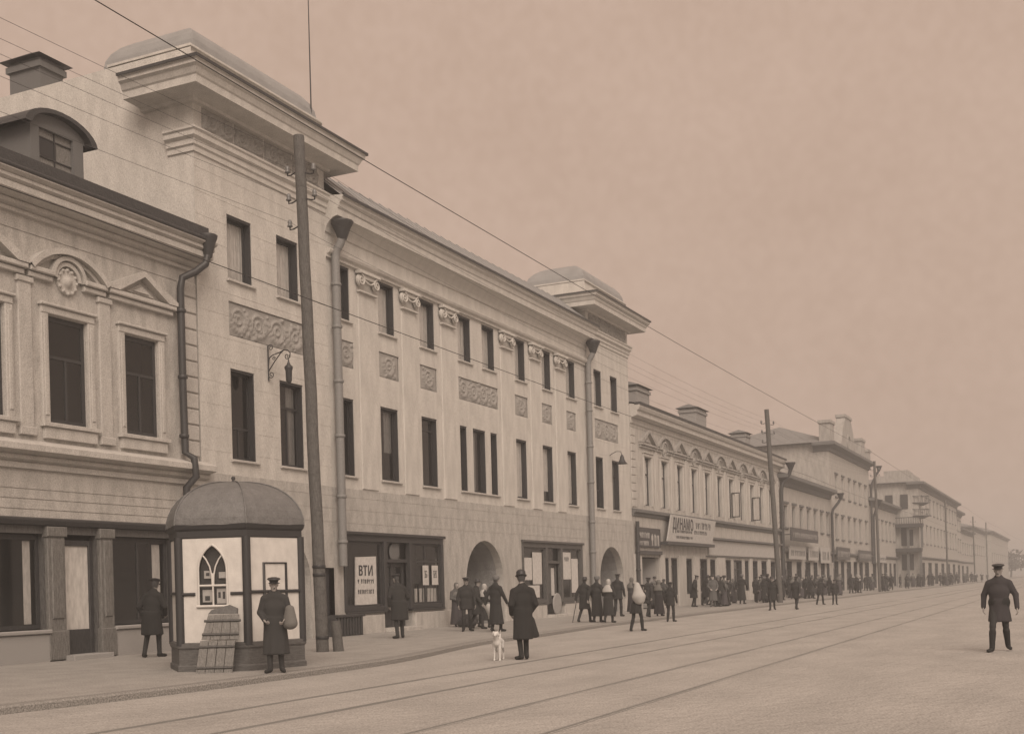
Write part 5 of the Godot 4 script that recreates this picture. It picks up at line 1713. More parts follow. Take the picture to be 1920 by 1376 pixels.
# ------------------------------------------------------------------ people: distance fields meshed as surface nets
class Field:
	var o: Vector3
	var c: float
	var nx: int
	var ny: int
	var nz: int
	var f := PackedFloat32Array()
	var id := PackedByteArray()
	func _init(lo: Vector3, hi: Vector3, cell: float) -> void:
		o = lo
		c = cell
		nx = int((hi.x - lo.x) / cell) + 2
		ny = int((hi.y - lo.y) / cell) + 2
		nz = int((hi.z - lo.z) / cell) + 2
		f.resize(nx * ny * nz)
		f.fill(1.0)
		id.resize(nx * ny * nz)
	# a tapered bone from a to b whose cross-section is an ellipse: (half width, half depth) at either end
	func bone(a: Vector3, b: Vector3, ra: Vector2, rb: Vector2, k: float, col: int) -> void:
		var m := maxf(maxf(ra.x, ra.y), maxf(rb.x, rb.y)) + k + c * 2.0
		var lo := Vector3(minf(a.x, b.x), minf(a.y, b.y), minf(a.z, b.z)) - Vector3(m, m, m) - o
		var hi := Vector3(maxf(a.x, b.x), maxf(a.y, b.y), maxf(a.z, b.z)) + Vector3(m, m, m) - o
		var x0 := clampi(int(lo.x / c), 0, nx - 1)
		var x1 := clampi(int(hi.x / c) + 1, 0, nx - 1)
		var y0 := clampi(int(lo.y / c), 0, ny - 1)
		var y1 := clampi(int(hi.y / c) + 1, 0, ny - 1)
		var z0 := clampi(int(lo.z / c), 0, nz - 1)
		var z1 := clampi(int(hi.z / c) + 1, 0, nz - 1)
		var ab := b - a
		var l2 := maxf(ab.length_squared(), 1e-8)
		for z in range(z0, z1 + 1):
			for y in range(y0, y1 + 1):
				var i := (z * ny + y) * nx + x0
				for x in range(x0, x1 + 1):
					var p := o + Vector3(x, y, z) * c - a
					var t := clampf(p.dot(ab) / l2, 0.0, 1.0)
					var q := p - ab * t
					var r := ra.lerp(rb, t)
					var s := minf(r.x, r.y)
					var d := (sqrt(q.x * q.x / (r.x * r.x) + q.z * q.z / (r.y * r.y) + q.y * q.y / (s * s)) - 1.0) * s
					var e := f[i]
					if d < e:
						id[i] = col
					var h := maxf(k - absf(e - d), 0.0)
					f[i] = minf(e, d) - h * h * 0.25 / maxf(k, 1e-5)
					i += 1
	# a coat or skirt from a down to b: flared, gently folded, cut level at the hem
	func skirt(a: Vector3, b: Vector3, ra: Vector2, rb: Vector2, folds: int, depth: float, k: float, col: int) -> void:
		var m := maxf(maxf(ra.x, ra.y), maxf(rb.x, rb.y)) * 1.2 + k + c * 2.0
		var lo := Vector3(minf(a.x, b.x) - m, b.y - c * 2.0, minf(a.z, b.z) - m) - o
		var hi := Vector3(maxf(a.x, b.x) + m, a.y + ra.y, maxf(a.z, b.z) + m) - o
		for z in range(clampi(int(lo.z / c), 0, nz - 1), clampi(int(hi.z / c) + 1, 0, nz - 1) + 1):
			for y in range(clampi(int(lo.y / c), 0, ny - 1), clampi(int(hi.y / c) + 1, 0, ny - 1) + 1):
				for x in range(clampi(int(lo.x / c), 0, nx - 1), clampi(int(hi.x / c) + 1, 0, nx - 1) + 1):
					var i := (z * ny + y) * nx + x
					var p := o + Vector3(x, y, z) * c
					var t := clampf((a.y - p.y) / (a.y - b.y), 0.0, 1.0)
					var ce := a.lerp(b, t)
					var r := ra.lerp(rb, t)
					var q := p - ce
					var g := 1.0 + depth * t * sin(atan2(q.x, q.z) * folds + 1.0 + t * 1.5)
					var s := minf(r.x, r.y)
					var d := (sqrt(q.x * q.x / (r.x * r.x) + q.z * q.z / (r.y * r.y)) / g - 1.0) * s
					d = maxf(d, maxf(b.y - p.y, p.y - a.y))
					var e := f[i]
					if d < e:
						id[i] = col
					var h := maxf(k - absf(e - d), 0.0)
					f[i] = minf(e, d) - h * h * 0.25 / maxf(k, 1e-5)
	func net(vs: PackedVector3Array, ns: PackedVector3Array, cs: PackedColorArray, ix: PackedInt32Array, pal: Array, xf := Transform3D()) -> void:
		var at := PackedInt32Array()
		at.resize(nx * ny * nz)
		at.fill(-1)
		var sy := nx
		var sz := nx * ny
		var off := [0, 1, sy, sy + 1, sz, sz + 1, sz + sy, sz + sy + 1]
		var ed := [[0, 1], [2, 3], [4, 5], [6, 7], [0, 2], [1, 3], [4, 6], [5, 7], [0, 4], [1, 5], [2, 6], [3, 7]]
		var cells := PackedInt32Array()
		for z in nz - 1:
			for y in ny - 1:
				var i := z * sz + y * sy
				for x in nx - 1:
					var a := f[i]
					if a > 0.2:
						i += 1
						continue
					var neg := 0
					for q in off:
						if f[i + q] < 0.0:
							neg += 1
					if neg == 0 or neg == 8:
						i += 1
						continue
					var sum := Vector3.ZERO
					var n := 0
					for e in ed:
						var u: float = f[i + off[e[0]]]
						var v: float = f[i + off[e[1]]]
						if (u < 0.0) != (v < 0.0):
							var t := u / (u - v)
							var pa := Vector3(e[0] & 1, (e[0] >> 1) & 1, e[0] >> 2)
							var pb := Vector3(e[1] & 1, (e[1] >> 1) & 1, e[1] >> 2)
							sum += pa.lerp(pb, t)
							n += 1
					var g := Vector3(f[i + 1] + f[i + sy + 1] + f[i + sz + 1] + f[i + sz + sy + 1] - f[i] - f[i + sy] - f[i + sz] - f[i + sz + sy],
						f[i + sy] + f[i + sy + 1] + f[i + sz + sy] + f[i + sz + sy + 1] - f[i] - f[i + 1] - f[i + sz] - f[i + sz + 1],
						f[i + sz] + f[i + sz + 1] + f[i + sz + sy] + f[i + sz + sy + 1] - f[i] - f[i + 1] - f[i + sy] - f[i + sy + 1]).normalized()
					var best := 0
					for k in 8:
						if f[i + off[k]] < f[i + off[best]]:
							best = k
					at[i] = vs.size()
					vs.append(xf * (o + (Vector3(x, y, z) + sum / n) * c))
					ns.append((xf.basis * g).normalized())
					cs.append(pal[id[i + off[best]]])
					cells.append(i)
					i += 1
		for i in cells:
			for d in 3:
				var s: int = [1, sy, sz][d]
				var a: int = [sy, sz, 1][d]
				var b: int = [sz, 1, sy][d]
				if i - a < 0 or i - b < 0 or i - a - b < 0:
					continue
				var p := f[i] < 0.0
				if p == (f[i + s] < 0.0):
					continue
				var q := [at[i], at[i - a], at[i - a - b], at[i - b]]
				if q.min() < 0:
					continue
				if p:
					ix.append_array(PackedInt32Array([q[0], q[2], q[1], q[0], q[3], q[2]]))
				else:
					ix.append_array(PackedInt32Array([q[0], q[1], q[2], q[0], q[2], q[3]]))

const COAT := 0
const LEGS := 1
const BOOT := 2
const SKIN := 3
const HAIR := 4
const DARK := 5
const CLOTH := 6
var head_field: Field
var person_mats := {}
var protos := {}

func make_head() -> void:
	var h := Field.new(Vector3(-0.12, -0.24, -0.15), Vector3(0.12, 0.16, 0.16), 0.0115)
	h.bone(Vector3(0, -0.22, -0.03), Vector3(0, -0.07, -0.02), Vector2(0.058, 0.058), Vector2(0.052, 0.055), 0.0, SKIN)
	h.bone(Vector3(0, 0.015, 0), Vector3(0, 0.02, 0), Vector2(0.074, 0.088), Vector2(0.074, 0.088), 0.02, SKIN)
	h.bone(Vector3(0, -0.05, 0.02), Vector3(0, -0.085, 0.04), Vector2(0.056, 0.06), Vector2(0.036, 0.036), 0.03, SKIN)
	h.bone(Vector3(0, 0.035, -0.022), Vector3(0, 0.055, -0.012), Vector2(0.079, 0.085), Vector2(0.072, 0.08), 0.01, HAIR)
	h.bone(Vector3(0, -0.02, -0.05), Vector3(0, -0.06, -0.045), Vector2(0.066, 0.045), Vector2(0.055, 0.035), 0.02, HAIR)
	h.bone(Vector3(0, 0.015, 0.085), Vector3(0, -0.03, 0.1), Vector2(0.011, 0.012), Vector2(0.017, 0.016), 0.012, SKIN)
	for s in [-1.0, 1.0]:
		h.bone(Vector3(s * 0.018, 0.032, 0.082), Vector3(s * 0.05, 0.03, 0.068), Vector2(0.009, 0.008), Vector2(0.009, 0.008), 0.008, SKIN)
		h.bone(Vector3(s * 0.031, 0.01, 0.077), Vector3(s * 0.033, 0.01, 0.077), Vector2(0.009, 0.007), Vector2(0.009, 0.007), 0.002, DARK)
		h.bone(Vector3(s * 0.076, 0.02, -0.01), Vector3(s * 0.072, -0.02, 0.0), Vector2(0.012, 0.018), Vector2(0.01, 0.014), 0.008, SKIN)
	h.bone(Vector3(-0.02, -0.062, 0.074), Vector3(0.02, -0.062, 0.074), Vector2(0.009, 0.01), Vector2(0.009, 0.01), 0.002, DARK)
	head_field = h

func person_mat(k: float) -> StandardMaterial3D:
	if not person_mats.has(k):
		var m := StandardMaterial3D.new()
		m.vertex_color_use_as_albedo = true
		m.roughness = 0.95
		m.albedo_color = Color(k, k, k).linear_to_srgb()
		m.normal_enabled = true
		m.normal_texture = M.sack.normal_texture
		m.normal_scale = 0.5
		m.uv1_triplanar = true
		m.uv1_scale = Vector3(3, 3, 3)
		person_mats[k] = m
	return person_mats[k]

func add_geo(g: Geo, col: Color, vs: PackedVector3Array, ns: PackedVector3Array, cs: PackedColorArray, ix: PackedInt32Array) -> void:
	for i in g.vs.size():
		ix.append(vs.size())
		vs.append(g.vs[i])
		ns.append(g.ns[i])
		cs.append(col)

# wrist, the way the fingers point, the way the palm's thumb side lies, how far the fingers close
func hand(g: Geo, w: Vector3, dir: Vector3, thumb: Vector3, curl: float) -> void:
	dir = dir.normalized()
	thumb = (thumb - dir * thumb.dot(dir)).normalized()
	var palm := dir.cross(thumb).normalized()
	for i in 3:
		var off := thumb * (i - 1) * 0.022
		g.tube(PackedVector3Array([w - dir * 0.02 + off * 0.6, w + dir * 0.03 + off, w + dir * 0.09 + off]), 0.017, 0.015, 6)
	var ln := [0.062, 0.075, 0.08, 0.072]
	for i in 4:
		var at := w + dir * 0.088 + thumb * (i - 1.5) * 0.02
		var d := dir
		var pts := PackedVector3Array([at])
		for j in 3:
			d = d.rotated(thumb, curl * (0.5 + 0.25 * j)).normalized()
			at += d * ln[i] / 3.0
			pts.append(at)
		g.tube(pts, 0.0095, 0.007, 6)
	var tb := w + dir * 0.025 + thumb * 0.034
	var td := (dir * 0.75 + thumb * 0.65).normalized()
	var tp := PackedVector3Array([tb, tb + td * 0.03, tb + td * 0.045 + dir * 0.02, tb + td * 0.05 + dir * 0.04])
	g.tube(tp, 0.0125, 0.009, 6)

# p: hem (height of the coat's hem), hemr (half width, half depth), feet [[x, z, lift], [x, z, lift]], arms [[elbow, wrist], [elbow, wrist]] left then right,
#    lean (forward metres per metre above the hips), hat, head (turn, nod), pal (colours), boots (height of the boots' tops), hold (finger curl)
func make_person(p: Dictionary) -> Node3D:
	var pal: Array = p.pal
	var lean: float = p.get("lean", 0.0)
	var L := func(v: Vector3) -> Vector3:
		var up := maxf(0.0, v.y - 0.9)
		return v + Vector3(0, -up * lean * lean * 0.35, up * lean)
	var f := Field.new(Vector3(-0.6, -0.03, -0.6), Vector3(0.6, 1.6, 0.75), 0.023)
	var hem: float = p.hem
	var hr: Vector2 = p.hemr
	var bh: float = p.get("boots", 0.12)
	for i in 2:
		var s := -1.0 if i == 0 else 1.0
		var ft: Array = p.feet[i]
		var ank := Vector3(ft[0], 0.1 + ft[2], ft[1])
		var hip := Vector3(s * 0.095, 0.92, 0)
		var knee := (hip + ank) * 0.5 + Vector3(0, 0.01, 0.05 + absf(ft[1]) * 0.1 + ft[2] * 0.6)
		if hem > 0.2:
			f.bone(hip, knee, Vector2(0.085, 0.095), Vector2(0.062, 0.068), 0.03, LEGS)
			f.bone(knee, ank, Vector2(0.06, 0.066), Vector2(0.05, 0.052), 0.02, LEGS)
			if bh > 0.2:
				f.bone(ank + (knee - ank) * 0.7, ank, Vector2(0.07, 0.075), Vector2(0.05, 0.055), 0.01, BOOT)
		var toe: float = p.get("toe", 0.06)
		f.bone(ank + Vector3(0, -0.045, -0.03), ank + Vector3(s * toe, -0.062 - ft[2] * 0.4, 0.14), Vector2(0.044, 0.05), Vector2(0.038, 0.04), 0.03, BOOT)
	# coat or skirt from the waist to the hem, chest, shoulders
	var sw: Vector3 = p.get("swing", Vector3.ZERO)
	if hem < 0.9:
		f.skirt(Vector3(0, 1.02, 0.0), Vector3(0, hem, 0.01) + sw, p.get("waist", Vector2(0.185, 0.145)), hr, p.get("folds", 7), 0.055, 0.012, p.get("skirt", COAT))
	f.bone(L.call(Vector3(0, 0.95, 0)), L.call(Vector3(0, 1.2, 0.0)), p.get("waist", Vector2(0.185, 0.145)), Vector2(0.19, 0.148), 0.04, COAT)
	f.bone(L.call(Vector3(0, 1.2, 0)), L.call(Vector3(0, 1.36, -0.01)), Vector2(0.19, 0.14), Vector2(0.165, 0.118), 0.05, COAT)
	for s in [-1.0, 1.0]:
		f.bone(L.call(Vector3(0, 1.43, -0.01)), L.call(Vector3(s * 0.17, 1.375, -0.01)), Vector2(0.09, 0.09), Vector2(0.072, 0.078), 0.05, COAT)
	f.bone(L.call(Vector3(0, 1.42, -0.01)), L.call(Vector3(0, 1.5, 0.0)), Vector2(0.1, 0.1), Vector2(0.072, 0.075), 0.04, COAT)
	for i in 2:
		var s := -1.0 if i == 0 else 1.0
		var sh: Vector3 = L.call(Vector3(s * 0.19, 1.365, -0.01))
		var el: Vector3 = L.call(p.arms[i][0])
		var wr: Vector3 = L.call(p.arms[i][1])
		f.bone(sh, el, Vector2(0.072, 0.076), Vector2(0.058, 0.06), 0.03, COAT)
		f.bone(el, wr, Vector2(0.058, 0.06), Vector2(0.048, 0.05), 0.02, COAT)
	for q in p.get("extra", []):
		f.bone(q[0], q[1], q[2], q[3], 0.02, q[4])
	var vs := PackedVector3Array()
	var ns := PackedVector3Array()
	var cs := PackedColorArray()
	var ix := PackedInt32Array()
	f.net(vs, ns, cs, ix, pal)
	var hd: Array = p.get("head", [0.0, 0.0])
	var hp: Vector3 = L.call(Vector3(0, 1.625, 0.02)) + Vector3(0, 0, 0.02)
	var hx := Transform3D(Basis(Vector3.UP, hd[0]) * Basis(Vector3.RIGHT, hd[1]), hp)
	head_field.net(vs, ns, cs, ix, pal, hx)
	var hg := Geo.new()
	for i in 2:
		var el: Vector3 = L.call(p.arms[i][0])
		var wr: Vector3 = L.call(p.arms[i][1])
		hand(hg, wr, wr - el, p.get("thumb", Vector3(0, 0, 1)), p.get("hold", 0.5) * (1.0 if i == 0 else -1.0))
	add_geo(hg, pal[SKIN], vs, ns, cs, ix)
	var a := []
	a.resize(Mesh.ARRAY_MAX)
	a[Mesh.ARRAY_VERTEX] = vs
	a[Mesh.ARRAY_NORMAL] = ns
	a[Mesh.ARRAY_COLOR] = cs
	a[Mesh.ARRAY_INDEX] = ix
	var am := ArrayMesh.new()
	am.add_surface_from_arrays(Mesh.PRIMITIVE_TRIANGLES, a)
	var root := Node3D.new()
	root.name = "person"
	var body := MeshInstance3D.new()
	body.name = "body"
	body.mesh = am
	body.material_override = person_mat(1.0)
	root.add_child(body)
	var hat: String = p.get("hat", "")
	org = Vector3.ZERO
	var t := Geo.new()
	var B := hx.basis
	if hat == "bowler":
		t.lathe(hp + B * Vector3(0, 0.045, -0.005), PackedVector2Array([Vector2(0.09, 0.0), Vector2(0.118, 0.004), Vector2(0.127, 0.02), Vector2(0.12, 0.017), Vector2(0.1, 0.012), Vector2(0.104, 0.06), Vector2(0.098, 0.1), Vector2(0.074, 0.13), Vector2(0.035, 0.145), Vector2(0.001, 0.148)]), 20, 0.94, 1.1, B)
		commit(t, "bowler_hat", M.iron, root)
	elif hat == "cap":
		t.lathe(hp + B * Vector3(0, 0.05, -0.012), PackedVector2Array([Vector2(0.085, 0.0), Vector2(0.09, 0.03), Vector2(0.125, 0.05), Vector2(0.13, 0.062), Vector2(0.11, 0.08), Vector2(0.06, 0.092), Vector2(0.001, 0.096)]), 18, 0.95, 1.08, B)
		for s in 10:
			var q := []
			for e in [[s, 0.08], [s + 1, 0.08], [s + 1, 0.135], [s, 0.135]]:
				var an := lerpf(-0.95, 0.95, e[0] / 10.0)
				q.append(hp + B * Vector3(sin(an) * e[1], 0.055 - (e[1] - 0.08) * 0.25, cos(an) * e[1] * 1.05))
			t.quad(q[0], q[1], q[2], q[3])
			t.quad(q[0] - Vector3(0, 0.006, 0), q[3] - Vector3(0, 0.006, 0), q[2] - Vector3(0, 0.006, 0), q[1] - Vector3(0, 0.006, 0))
		commit(t, "cap", M.iron, root)
	elif hat == "brim":
		t.lathe(hp + B * Vector3(0, 0.05, -0.005), PackedVector2Array([Vector2(0.09, 0.0), Vector2(0.155, -0.004), Vector2(0.158, 0.004), Vector2(0.094, 0.01), Vector2(0.088, 0.085), Vector2(0.06, 0.105), Vector2(0.001, 0.095)]), 18, 0.95, 1.08, B)
		commit(t, "brimmed_hat", M.iron, root)
	elif hat == "scarf" or hat == "white_scarf":
		t.lathe(hp + B * Vector3(0, -0.005, -0.028), PackedVector2Array([Vector2(0.07, -0.15), Vector2(0.085, -0.08), Vector2(0.098, 0.0), Vector2(0.096, 0.06), Vector2(0.075, 0.115), Vector2(0.04, 0.138), Vector2(0.001, 0.143)]), 16, 0.98, 1.0, B)
		t.lathe(L.call(Vector3(0, 1.3, -0.03)), PackedVector2Array([Vector2(0.235, -0.06), Vector2(0.22, 0.06), Vector2(0.13, 0.17), Vector2(0.07, 0.23)]), 16, 1.0, 0.72)
		commit(t, "headscarf", M.sack if hat == "white_scarf" else M.basket, root)
	elif hat == "fur":
		t.lathe(hp + B * Vector3(0, 0.02, -0.01), PackedVector2Array([Vector2(0.09, -0.01), Vector2(0.112, 0.01), Vector2(0.112, 0.09), Vector2(0.09, 0.12), Vector2(0.04, 0.135), Vector2(0.001, 0.136)]), 16, 0.95, 1.05, B)
		commit(t, "fur_hat", M.chimney, root)
	return root

func lin(k: float) -> Color:
	return Color(k, k * 0.99, k * 1.0)

func palette(coat: float, legs: float, skirt := 0.08, skin := 0.34) -> Array:
	return [lin(coat * 0.68), lin(legs * 0.68), lin(0.025), Color(skin, skin * 0.93, skin * 0.88), lin(0.06), lin(0.1), lin(skirt)]

func person_kinds() -> void:
	make_head()
	var down := [[Vector3(-0.27, 1.13, -0.03), Vector3(-0.28, 0.86, 0.06)], [Vector3(0.27, 1.13, -0.03), Vector3(0.28, 0.86, 0.06)]]
	var swing := [[Vector3(-0.27, 1.14, 0.06), Vector3(-0.27, 0.9, 0.24)], [Vector3(0.27, 1.14, -0.12), Vector3(0.29, 0.88, -0.16)]]
	var pocket := [[Vector3(-0.265, 1.11, -0.05), Vector3(-0.2, 0.93, 0.12)], [Vector3(0.265, 1.11, -0.05), Vector3(0.2, 0.93, 0.12)]]
	var front := [[Vector3(-0.26, 1.13, 0.04), Vector3(-0.1, 1.06, 0.24)], [Vector3(0.26, 1.13, 0.04), Vector3(0.1, 1.08, 0.25)]]
	protos.bowler = make_person({"hem": 0.41, "hemr": Vector2(0.205, 0.185), "waist": Vector2(0.19, 0.155), "swing": Vector3(0.02, 0, -0.03), "feet": [[-0.07, 0.04, 0], [0.07, -0.05, 0]], "arms": pocket, "hat": "bowler", "head": [-0.25, 0.25], "pal": palette(0.042, 0.045),
		"extra": [[Vector3(-0.16, 0.8, -0.05), Vector3(-0.24, 0.48, -0.06), Vector2(0.07, 0.06), Vector2(0.085, 0.05), COAT]]})
	protos.walker = make_person({"hem": 0.52, "hemr": Vector2(0.23, 0.21), "feet": [[-0.1, 0.24, 0], [0.1, -0.26, 0.03]], "arms": swing, "hat": "brim", "lean": 0.05, "pal": palette(0.05, 0.05)})
	protos.capman = make_person({"hem": 0.72, "hemr": Vector2(0.21, 0.17), "feet": [[-0.12, 0.04, 0], [0.13, -0.04, 0]], "arms": down, "hat": "cap", "pal": palette(0.055, 0.06), "boots": 0.4})
	protos.strider = make_person({"hem": 0.62, "hemr": Vector2(0.22, 0.2), "feet": [[-0.1, -0.24, 0.04], [0.1, 0.26, 0]], "arms": [[Vector3(-0.27, 1.14, -0.12), Vector3(-0.29, 0.88, -0.16)], [Vector3(0.27, 1.14, 0.06), Vector3(0.27, 0.9, 0.24)]], "hat": "cap", "lean": 0.06, "pal": palette(0.06, 0.055), "boots": 0.4})
	protos.woman = make_person({"hem": 0.1, "hemr": Vector2(0.27, 0.24), "waist": Vector2(0.18, 0.15), "skirt": CLOTH, "feet": [[-0.09, 0.08, 0], [0.09, 0.0, 0]], "arms": front, "hat": "scarf", "pal": palette(0.13, 0.06, 0.055)})
	protos.lady = make_person({"hem": 0.24, "hemr": Vector2(0.25, 0.22), "waist": Vector2(0.175, 0.145), "feet": [[-0.06, 0.16, 0], [0.06, -0.12, 0.02]], "arms": swing, "hat": "fur", "pal": palette(0.05, 0.05), "lean": 0.03})
	protos.whitescarf = make_person({"hem": 0.3, "hemr": Vector2(0.24, 0.21), "waist": Vector2(0.185, 0.15), "feet": [[-0.07, 0.2, 0], [0.07, -0.18, 0.03]], "arms": front, "hat": "white_scarf", "pal": palette(0.05, 0.05), "lean": 0.05})
	protos.bearer = make_person({"hem": 0.66, "hemr": Vector2(0.22, 0.19), "feet": [[-0.12, 0.2, 0], [0.14, -0.16, 0]], "arms": [[Vector3(-0.28, 1.2, 0.16), Vector3(-0.16, 1.42, 0.14)], [Vector3(0.28, 1.2, 0.16), Vector3(0.16, 1.42, 0.14)]], "hat": "cap", "lean": 0.5, "head": [0.0, 0.1], "pal": palette(0.05, 0.05), "boots": 0.4, "hold": 1.0, "thumb": Vector3(0, 1, 0)})
	protos.leaner = make_person({"hem": 0.5, "hemr": Vector2(0.25, 0.22), "waist": Vector2(0.215, 0.17), "feet": [[-0.12, 0.1, 0], [0.12, -0.12, 0]], "arms": [[Vector3(-0.3, 1.13, 0.02), Vector3(-0.22, 0.95, 0.2)], [Vector3(0.3, 1.13, -0.06), Vector3(0.25, 0.9, 0.08)]], "hat": "cap", "lean": 0.2, "head": [0.3, 0.25], "pal": palette(0.05, 0.06)})
	protos.vendor = make_person({"hem": 0.34, "hemr": Vector2(0.25, 0.21), "waist": Vector2(0.2, 0.16), "feet": [[-0.1, 0.06, 0], [0.1, -0.02, 0]], "arms": [[Vector3(-0.27, 1.12, 0.0), Vector3(-0.16, 0.98, 0.2)], [Vector3(0.27, 1.13, 0.03), Vector3(0.2, 0.98, 0.2)]], "hat": "cap", "head": [0.2, 0.1], "pal": palette(0.06, 0.06), "hold": 0.9})
	protos.officer = make_person({"hem": 0.6, "hemr": Vector2(0.225, 0.19), "waist": Vector2(0.172, 0.14), "feet": [[-0.12, 0.3, 0], [0.12, -0.26, 0.03]], "arms": [[Vector3(-0.29, 1.14, -0.06), Vector3(-0.3, 0.9, -0.02)], [Vector3(0.31, 1.14, -0.02), Vector3(0.34, 0.88, 0.06)]], "hat": "cap", "pal": palette(0.075, 0.06), "boots": 0.4, "head": [0.0, 0.05],
		"extra": [[Vector3(-0.03, 0.99, 0.0), Vector3(0.03, 0.99, 0.0), Vector2(0.18, 0.148), Vector2(0.18, 0.148), BOOT]]})

func put_person(kind: String, label: String, u: float, x: float, y: float, height: float, turn: float, tint := 1.0, group := "") -> Node3D:
	var src: Node3D = protos[kind]
	var o: Node3D = src.duplicate()
	o.name = "person"
	add_child(o, true)
	o.position = P(u, y, x)
	o.rotation.y = turn
	o.scale = Vector3.ONE * (height / 1.77)
	o.get_node("body").material_override = person_mat(tint)
	tag(o, label, "person", group)
	return o

func people() -> void:
	person_kinds()
	# facing: 0 looks along +z, back up the street; PI looks down the street; PI / 2 looks out to the road, -PI / 2 at the houses
	var G := "people walking on the pavement"
	put_person("leaner", "person in a dark coat and cap before the left house's show window", 22.5, 1.7, 0, 1.92, 3.3, 0.7)
	put_person("vendor", "person in a long coat and cap holding a sack before the kiosk", 18.25, 8.5, 0, 1.78, 0.5)
	put_person("leaner", "person in a heavy dark coat stooping towards the left shop's doorway", 31.3, 3.45, 0, 1.96, -2.2, 0.9)
	put_person("woman", "person in a headscarf, pale jacket and dark skirt, left of the archway group", 40.2, 0.7, 0, 1.7, 1.0, 1.0)
	put_person("capman", "person in a flat cap facing the camera, beside the person in the headscarf", 36.0, 3.3, 0, 1.84, 0.7, 0.9)
	put_person("walker", "person in a dark coat in the mouth of the middle archway", 37.9, 2.7, 0, 1.78, 1.9, 0.95)
	put_person("whitescarf", "person in a pale headscarf beside the white bundle at the middle archway", 38.9, 2.5, 0, 1.62, 2.4, 1.0)
	put_person("lady", "person in a long coat and fur hat seen from behind, right of the white bundle", 35.4, 4.7, 0, 1.86, 2.9, 0.85)
	put_person("bowler", "person in a bowler hat and long black overcoat standing on the road", 23.75, 11.05, -0.12, 1.93, -2.35, 0.9)
	put_person("walker", "person walking with a stick, leftmost of the crowd before the right shop", 43.4, 4.65, 0, 1.78, 2.9, 0.9, G)
	put_person("lady", "person in a long coat and fur hat beside the walker with the stick", 43.2, 5.25, 0, 1.8, 2.9, 0.95, G)
	put_person("whitescarf", "person in a white headscarf and dark coat walking just left of the right archway", 42.6, 5.95, 0, 1.68, 3.0, 0.95, G)
	put_person("capman", "tall person in a cap and short dark jacket standing upright before the right archway", 50.6, 3.4, 0, 1.93, 3.1, 0.85, G)
	put_person("woman", "person in a dark headscarf behind the white sack by the right archway", 55.0, 2.5, 0, 1.78, 2.6, 0.6, G)
	put_person("bearer", "stooping person carrying a large white sack on the back along the kerb", 37.8, 8.75, -0.12, 1.62, 2.9, 0.9, G)
	put_person("woman", "person in a dark shawl and skirt alone right of the person with the sack", 50.4, 5.4, 0, 1.62, 3.0, 0.5, G)
	put_person("strider", "person in a dark jacket, left of the close pair striding near the kerb", 48.6, 5.5, 0, 1.72, 2.9, 0.85, G)
	put_person("capman", "person in a cap on the road, right of the close pair near the kerb", 46.4, 7.2, -0.12, 1.62, 3.1, 0.85, G)
	var more := [
		["leaner", 67.5, 1.9, 0.0, 1.85, 1.6, 0.8, "bulky dark-coated person below the left end of the white shop sign"],
		["walker", 69.9, 2.0, 0.0, 1.86, 2.5, 0.85, "person in a dark coat and hat below the middle of the white shop sign"],
		["vendor", 66.6, 3.3, 0.0, 1.85, 0.4, 2.6, "person in a pale coat, lighter than all others near the white shop sign"],
		["woman", 76.0, 2.0, 0.0, 1.62, 2.0, 0.6, "short person in a dark shawl by the pale fascia's first window"],
		["lady", 72.8, 3.4, 0.0, 1.86, 3.0, 0.9, "tall person in a long coat and fur hat under the pale fascia board"],
		["strider", 76.4, 3.4, 0.0, 1.72, 2.8, 1.0, "person in a cap at the pillar under the pale fascia board"],
		["walker", 61.8, 7.8, -0.12, 1.76, 0.2, 0.8, "person striding on the road below the second pole's left side"],
		["strider", 62.2, 8.95, -0.12, 1.74, 2.9, 0.85, "person in a cap striding on the road right of the second pole"],
		["lady", 83.5, 3.5, 0.0, 1.72, 3.0, 0.9, "person in a fur hat behind the two striding on the road"],
		["capman", 88.5, 4.2, 0.0, 1.74, 0.4, 0.9, "person in a cap beneath the dark projecting sign"],
		["bearer", 73.1, 8.1, -0.12, 1.62, 2.8, 0.9, "stooping person walking on the road beneath the low house"],
		["capman", 72.4, 9.1, -0.12, 1.5, 0.3, 0.8, "slight person standing apart on the road at the crowd's right edge"]]
	for m in more:
		put_person(m[0], m[7], m[1], m[2], m[3], m[4], m[5], m[6], G)
	var r := RandomNumberGenerator.new()
	r.seed = 9
	var kinds := ["walker", "capman", "lady", "strider", "woman", "whitescarf"]
	var crowd := []
	for i in 124:
		var u := 0.0
		var x := 0.0
		if i < 60:      # loose knots along the long house and the low house
			var knot := 64.0 + (i % 13) * 4.1
			u = knot + r.randf_range(-1.1, 1.1)
			x = 0.9 + fmod((i % 13) * 2.3, 3.6) + r.randf_range(-0.6, 0.9)
		elif i < 92:
			u = r.randf_range(112.0, 178.0)
			x = r.randf_range(1.2, 5.2)
		else:
			u = r.randf_range(170.0, 262.0)
			x = r.randf_range(3.6, 6.6)
		crowd.append([u, x, kinds[5] if i % 17 == 4 else kinds[(i * 7 + i / 5) % 5], r.randf_range(1.48, 1.86), r.randf_range(-0.5, 0.5) + [0.0, PI, PI, 1.4, PI][(i * 3 + i / 4) % 5], 2.2 if i % 11 == 6 else r.randf_range(0.6, 1.25)])
	crowd.sort_custom(func(a, b): return (a[1] - 22.0) / a[0] < (b[1] - 22.0) / b[0])
	var fronts := [[99.5, "ornate long house"], [122.0, "low house"], [148.0, "gabled house"], [171.9, "narrow plain house"], [231.0, "corner house"], [999.0, "farthest houses"]]
	var look := {"walker": "hat and coat", "capman": "cap and jacket", "lady": "long coat", "strider": "cap and coat", "woman": "shawl and skirt", "whitescarf": "white headscarf"}
